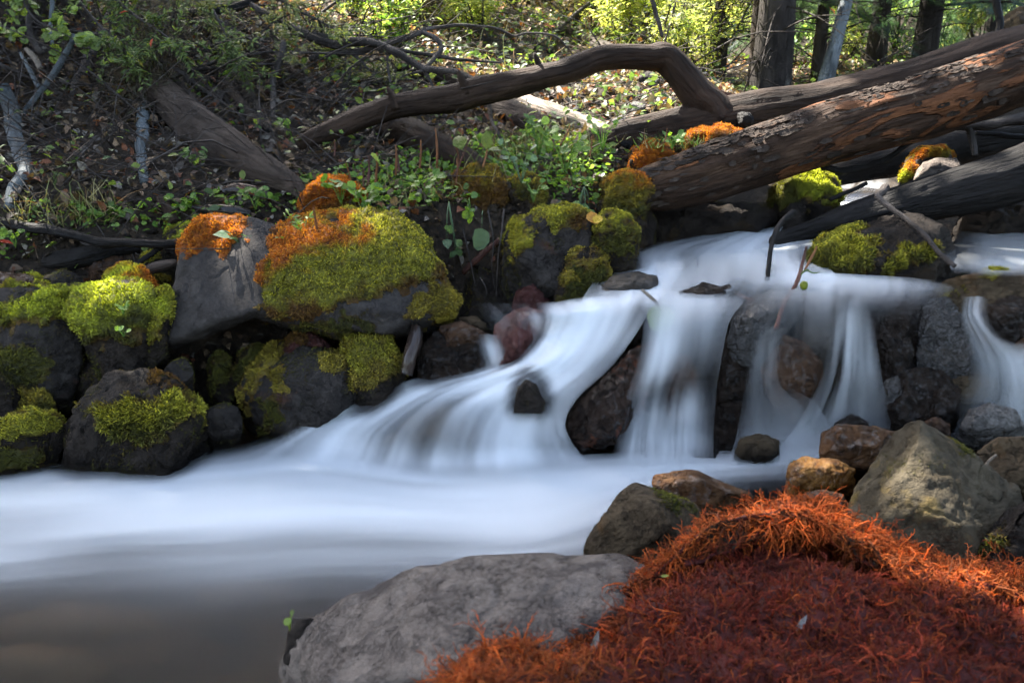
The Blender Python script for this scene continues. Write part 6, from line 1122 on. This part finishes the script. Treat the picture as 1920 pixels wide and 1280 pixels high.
# trees
def conifer(label, px, d, r, h=9.0, lean=0.0, dead=60, boughs=70, bl=1.6, zlow=1.6, mat=None, col=None, dead_z=(.3, 2.6), name='conifer', group='trees behind the logs', base=None):
    b = ground_pt(px, d) if base is None else base; e = empty(name, b); tag(e, label, 'tree', group); s = MB()
    top = b + np.array([lean*h, 0, h]); c = s.tube([b - np.array([0, 0, .1]), b + np.array([lean*.5, 0, .6]), b + (top-b)*.5, top], [r*1.35, r, r*.7, .02], 18, 60, bump=.12, bscale=14, seed=int(px) % 97)
    s.build('trunk', mat or M_bark, e); t = MB()
    for k in range(dead):
        z = gb_.uniform(*dead_z); q = b + (top-b)*(z/h); a = gb_.uniform(0, 6.28); L = gb_.uniform(.3, 1.1); dr = np.array([math.cos(a), math.sin(a), gb_.uniform(-.45, .15)])*L
        m_ = q+dr*.5+np.array([0, 0, .05]); t.tube([q, m_, q+dr], [.007, .005, .0015], 5, 9, seed=k)
        for j in range(3):
            u = gb_.uniform(.3, .95); q2 = q+dr*u; d2 = nrm(dr*.6 + gb_.normal(size=3)*.5)*L*gb_.uniform(.15, .4); t.tube([q2, q2+d2*.5, q2+d2-np.array([0, 0, .03])], [.003, .002, .0008], 4, 5)
    if dead: t.build('dead_branches', M_bark, e)
    f = MB(); w_ = MB(); nc = col if col is not None else np.array([(.05, .085, .05), (.07, .11, .065), (.045, .075, .05)])
    for k in range(boughs):
        z = gb_.uniform(zlow, h*.97); q = b + (top-b)*(z/h); a = gb_.uniform(0, 6.28); L = bl*(1 - z/h)**.8 + .2; dr = np.array([math.cos(a), math.sin(a), -.28])*L
        w_.tube([q, q+dr*.5+np.array([0, 0, .1*L]), q+dr], [.012, .008, .002], 4, 8)
        m_ = int(70 + 90*L); u = gb_.uniform(.12, 1.05, m_); side = np.array([-math.sin(a), math.cos(a), 0])
        pos = q + dr*u[:, None] + side*gb_.normal(size=(m_, 1))*.22*L*(1.1-u[:, None]) + np.array([0, 0, .1*L])*(1-(2*u-1)**2)[:, None] + gb_.normal(size=(m_, 3))*.03
        dd = nrm(dr)*.7 + side*gb_.normal(size=(m_, 1)) + np.array([0, 0, -.35]); X_, Y_, Z_ = frames(dd, nrm(gb_.normal(size=(m_, 3))*.5+np.array([0, 0, 1])))
        f.inst(NEED_V, NEED_T, pos, X_, Y_, Z_, gb_.uniform(.10, .2, m_), nc[gb_.integers(0, len(nc), m_)]*gb_.uniform(.7, 1.3, (m_, 1)))
    if boughs:
        w_.build('boughs', M_bark, e); carve(f); f.build('needles', M_leaf, e)
    return e
# a needle spray: many thin blades along a twig
nv, nt_ = [], []
for k in range(9):
    y = .1 + .09*k
    for sgn in (-1, 1):
        o = len(nv); nv += [(0, y, 0), (0, y+.05, 0), (sgn*.22*(1.1-y*.7), y+.20, .02*sgn)]; nt_.append((o, o+1, o+2))
NEED_V = np.array(nv); NEED_T = np.array(nt_)
# places the sun reaches through the crowns
SPOTS = [(1725, 925, .10), (1400, 975, .07), (1520, 975, .07), (1250, 1075, .05), (1010, 1245, .04), (1650, 1065, .06), (1860, 1085, .06), (1530, 340, .10), (1250, 900, .06), (1540, 870, .05), (590, 435, .045), (670, 420, .045), (745, 428, .04), (430, 420, .06), (210, 560, .09), (40, 560, .09), (230, 515, .05), (60, 790, .06), (260, 770, .06), (610, 355, .06), (1745, 290, .08)]
SPL = [(1080, 215, 4.4, .28), (60, 420, 2.8, .10), (1450, 246, 2.93, .05), (1640, 186, 2.94, .06), (1830, 136, 2.9, .05), (1000, 135, 3.28, .09)]
ALLV = np.vstack([RK[k][1][::2] for k in RK] + [pp_mound[::2]]); ax__, ay__, ad__ = proj(ALLV)
SPT = [(P(a_, b_, c_), r_) for a_, b_, c_, r_ in SPL]
for a_, b_, r_ in SPOTS:
    near_ = (ax__ - a_)**2 + (ay__ - b_)**2 < 15**2
    if near_.any(): k_ = np.where(near_)[0]; SPT.append((ALLV[k_[np.argmin(ad__[k_])]], r_))
def carve(mb, extra=0):              # drop the leaves that would stand in those beams
    V = mb.V; keepV = []
    for k in range(len(V)):
        K = 54 if len(V[k]) % 54 == 0 else 8
        v = V[k].reshape(-1, K, 3); c = v.mean(1); ok = np.ones(len(c), bool)
        for q, r in SPT:
            w_ = c - q; t = w_ @ SUN; dist = np.linalg.norm(w_ - t[:, None]*SUN, axis=1); ok &= ~((dist < r + .05) & (t > 0))
        for i in np.where(~ok)[0]: v[i] = v[i][0]
        V[k] = v.reshape(-1, 3)
def at_ground(x, y): return np.array([x, y, float(terr(np.array([x]), np.array([y]))[0])])
conifer('thick dark conifer trunk with dead twigs behind the back log', 1440, 6.0, .13, 9, boughs=60, zlow=2.6)
conifer('grey lichen streaked trunk hard beside the thick dark one', 1412, 6.3, .06, 8, dead=30, boughs=30, zlow=2.8, mat=M_weather)
conifer('dark trunk at the top behind the bend of the arching limb', 1212, 7.4, .09, 8, dead=20, boughs=0)
conifer('dark conifer at the upper right behind the back log', 1725, 7.2, .10, 9, dead=50, boughs=110, zlow=.4, col=np.array([(.06, .12, .09), (.09, .15, .11), (.05, .09, .07)]))
conifer('bluish conifer with low boughs right of the leaning birch', 1640, 8.4, .09, 8, dead=30, boughs=80, zlow=.8, col=np.array([(.10, .18, .14), (.12, .20, .15), (.07, .12, .09)]))
conifer('young conifer filling the upper right corner', 1850, 8.8, .08, 7, dead=20, boughs=80, zlow=.7, col=np.array([(.12, .2, .15), (.10, .17, .12)]))
conifer('dark twiggy conifer between the arch and the thick trunk', 1345, 7.6, .07, 8, dead=80, boughs=60, zlow=.6)
conifer('slim dead conifer with many bare twigs', 1530, 7.0, .05, 7, dead=90, boughs=20, zlow=2.5)
for px, py0, py1, d, r, lab in [(985, -60, 75, 7.0, 8, 'slim dark trunk at the top of the sunny slope'), (1022, -60, 60, 7.4, 6, 'thin trunk right of the slim dark one'), (905, -60, 60, 8, 5, 'thin stem high on the sunny slope')]:
    wood('trunk', lab, [(px, py1, d, r), (px+2, (py0+py1)/2, d, r*.9), (px, py0, d, r*.8)], M_bark, 'tree', sides=12, n=24, seed=px, rest=False)
bt = wood('birch_tree', 'leaning birch trunk with peeling pale bark behind the back log', [(1545, 165, 5.6, 16), (1556, 120, 5.6, 14), (1572, 60, 5.6, 12), (1588, 0, 5.6, 11), (1600, -80, 5.6, 10), (1620, -300, 5.6, 8)], M_birch, 'tree', sides=20, n=60, bump=.06, seed=80, rest=False)
wood('stem', 'crooked black stem standing on the back log at the upper right', [(1866, 75, 3.7, 6), (1874, 45, 3.7, 7), (1868, 10, 3.7, 7), (1860, -40, 3.7, 7)], M_darklog, 'stem', sides=12, n=30, bump=.15, seed=81, rest=False)
wood('stem', 'thin bending pale stem above the arch', [(1215, -30, 4.6, 3), (1228, 20, 4.6, 4), (1242, 70, 4.6, 3)], M_stick, 'stem', sides=8, n=20, seed=82, rest=False)
rock('boulder', 'grey brown boulder behind the back log at the top right corner', [(1870, 60), (1880, 30), (1905, 15), (1945, 12), (1990, 30), (1990, 80), (1920, 85)], 4.6, M_tan2, th=.3, seed=83)
for k, (x, y, d, lab) in enumerate([(1165, 232, 4.2, 'pale stone on the slope below the arch'), (1190, 205, 4.6, 'small whitish stone on the slope under the arch'), (1215, 150, 5.2, 'grey stone in the shade beneath the bend of the arch'), (650, 270, 3.5, 'grey stone under the lower end of the limb')]):
    rock('stone', lab, [(x-22, y+14), (x-18, y-6), (x, y-16), (x+20, y-8), (x+24, y+14), (x, y+20)], min(d, ray_ground(x, y+8)), M_pale if k < 2 else M_grey, th=.12, seed=90+k)
# unseen forest behind the camera, added to cut the sky light from there
for k, (x, y, lab) in enumerate([(-3.2, -2.6, 'unseen conifer added on the near bank upstream of the camera at the left'), (-.8, -4.2, 'unseen conifer added on the near bank straight behind the camera'), (2.2, -3.0, 'unseen conifer added on the near bank behind the red moss'), (4.6, .2, 'unseen conifer added on the near bank right of the tan boulder'), (5.2, 3.2, 'unseen conifer added on the far right bank beyond the logs')]):
    conifer(lab, 0, 0, .16, 9, dead=0, boughs=70, bl=2.0, zlow=1.2, name='conifer', group='unseen trees added on the near bank', base=at_ground(x, y))
# tall trees on the sunward slope whose crowns shade the stream
def broadleaf(label, x, y, h, cr, r, n, name='broadleaf_tree', zc=.66):
    b = at_ground(x, y); e = empty(name, b); tag(e, label, 'tree', 'tall trees on the left slope'); s = MB(); top = b + np.array([.6, -.4, h*.8])
    c = s.tube([b - np.array([0, 0, .2]), b + np.array([.05, 0, h*.3]), top], [r*1.3, r, r*.35], 14, 40, bump=.1, bscale=10, seed=int(h*7)); l = MB(); ctr = b + np.array([.5, -.3, h*zc])
    P_ = []
    for k in range(100):
        v = nrm(gb_.normal(size=3)) * gb_.random()**.4 * np.array([cr, cr, cr*.75]); tip = ctr + v; i = int(gb_.uniform(.35, .98)*(len(c)-1)); s.tube([c[i], (c[i]+tip)/2 + np.array([0, 0, .15]), tip], [.035, .02, .006], 5, 8)
        m_ = n // 100; P_.append(tip + nrm(gb_.normal(size=(m_, 3)))*gb_.random((m_, 1))**.5*np.array([.75, .75, .45]))
    p = np.vstack(P_); m_ = len(p); X_, Y_, Z_ = frames(gb_.normal(size=(m_, 3)), nrm(gb_.normal(size=(m_, 3))*.6+np.array([0, 0, 1])))
    l.inst(LEAF_V*np.array([1.4, 1, 1]), LEAF_T, p, X_, Y_, Z_, gb_.uniform(.12, .22, m_), LIME[gb_.integers(0, 4, m_)]*.35); carve(l)
    s.build('trunk', M_bark, e); l.build('leaves', M_leaf, e)
broadleaf('tall leafy tree on the left slope outside the picture', -4.4, 5.0, 9, 2.4, .16, 24000)
broadleaf('second tall leafy tree on the left slope nearer the stream', -3.4, 4.1, 8, 2.5, .14, 20000)
broadleaf('leafy tree left of the stream with a low crown', -5.6, 3.2, 8, 2.4, .14, 14000)
broadleaf('tall leafy tree farther up the left slope', -6.6, 7.4, 9.5, 2.1, .16, 16000)
broadleaf('slim broadleaf tree behind the silvery fork with an unseen crown added for shade', -.6, 6.4, 8.0, 1.4, .045, 7000)  # crown is out of view, put in to shade the upper stream
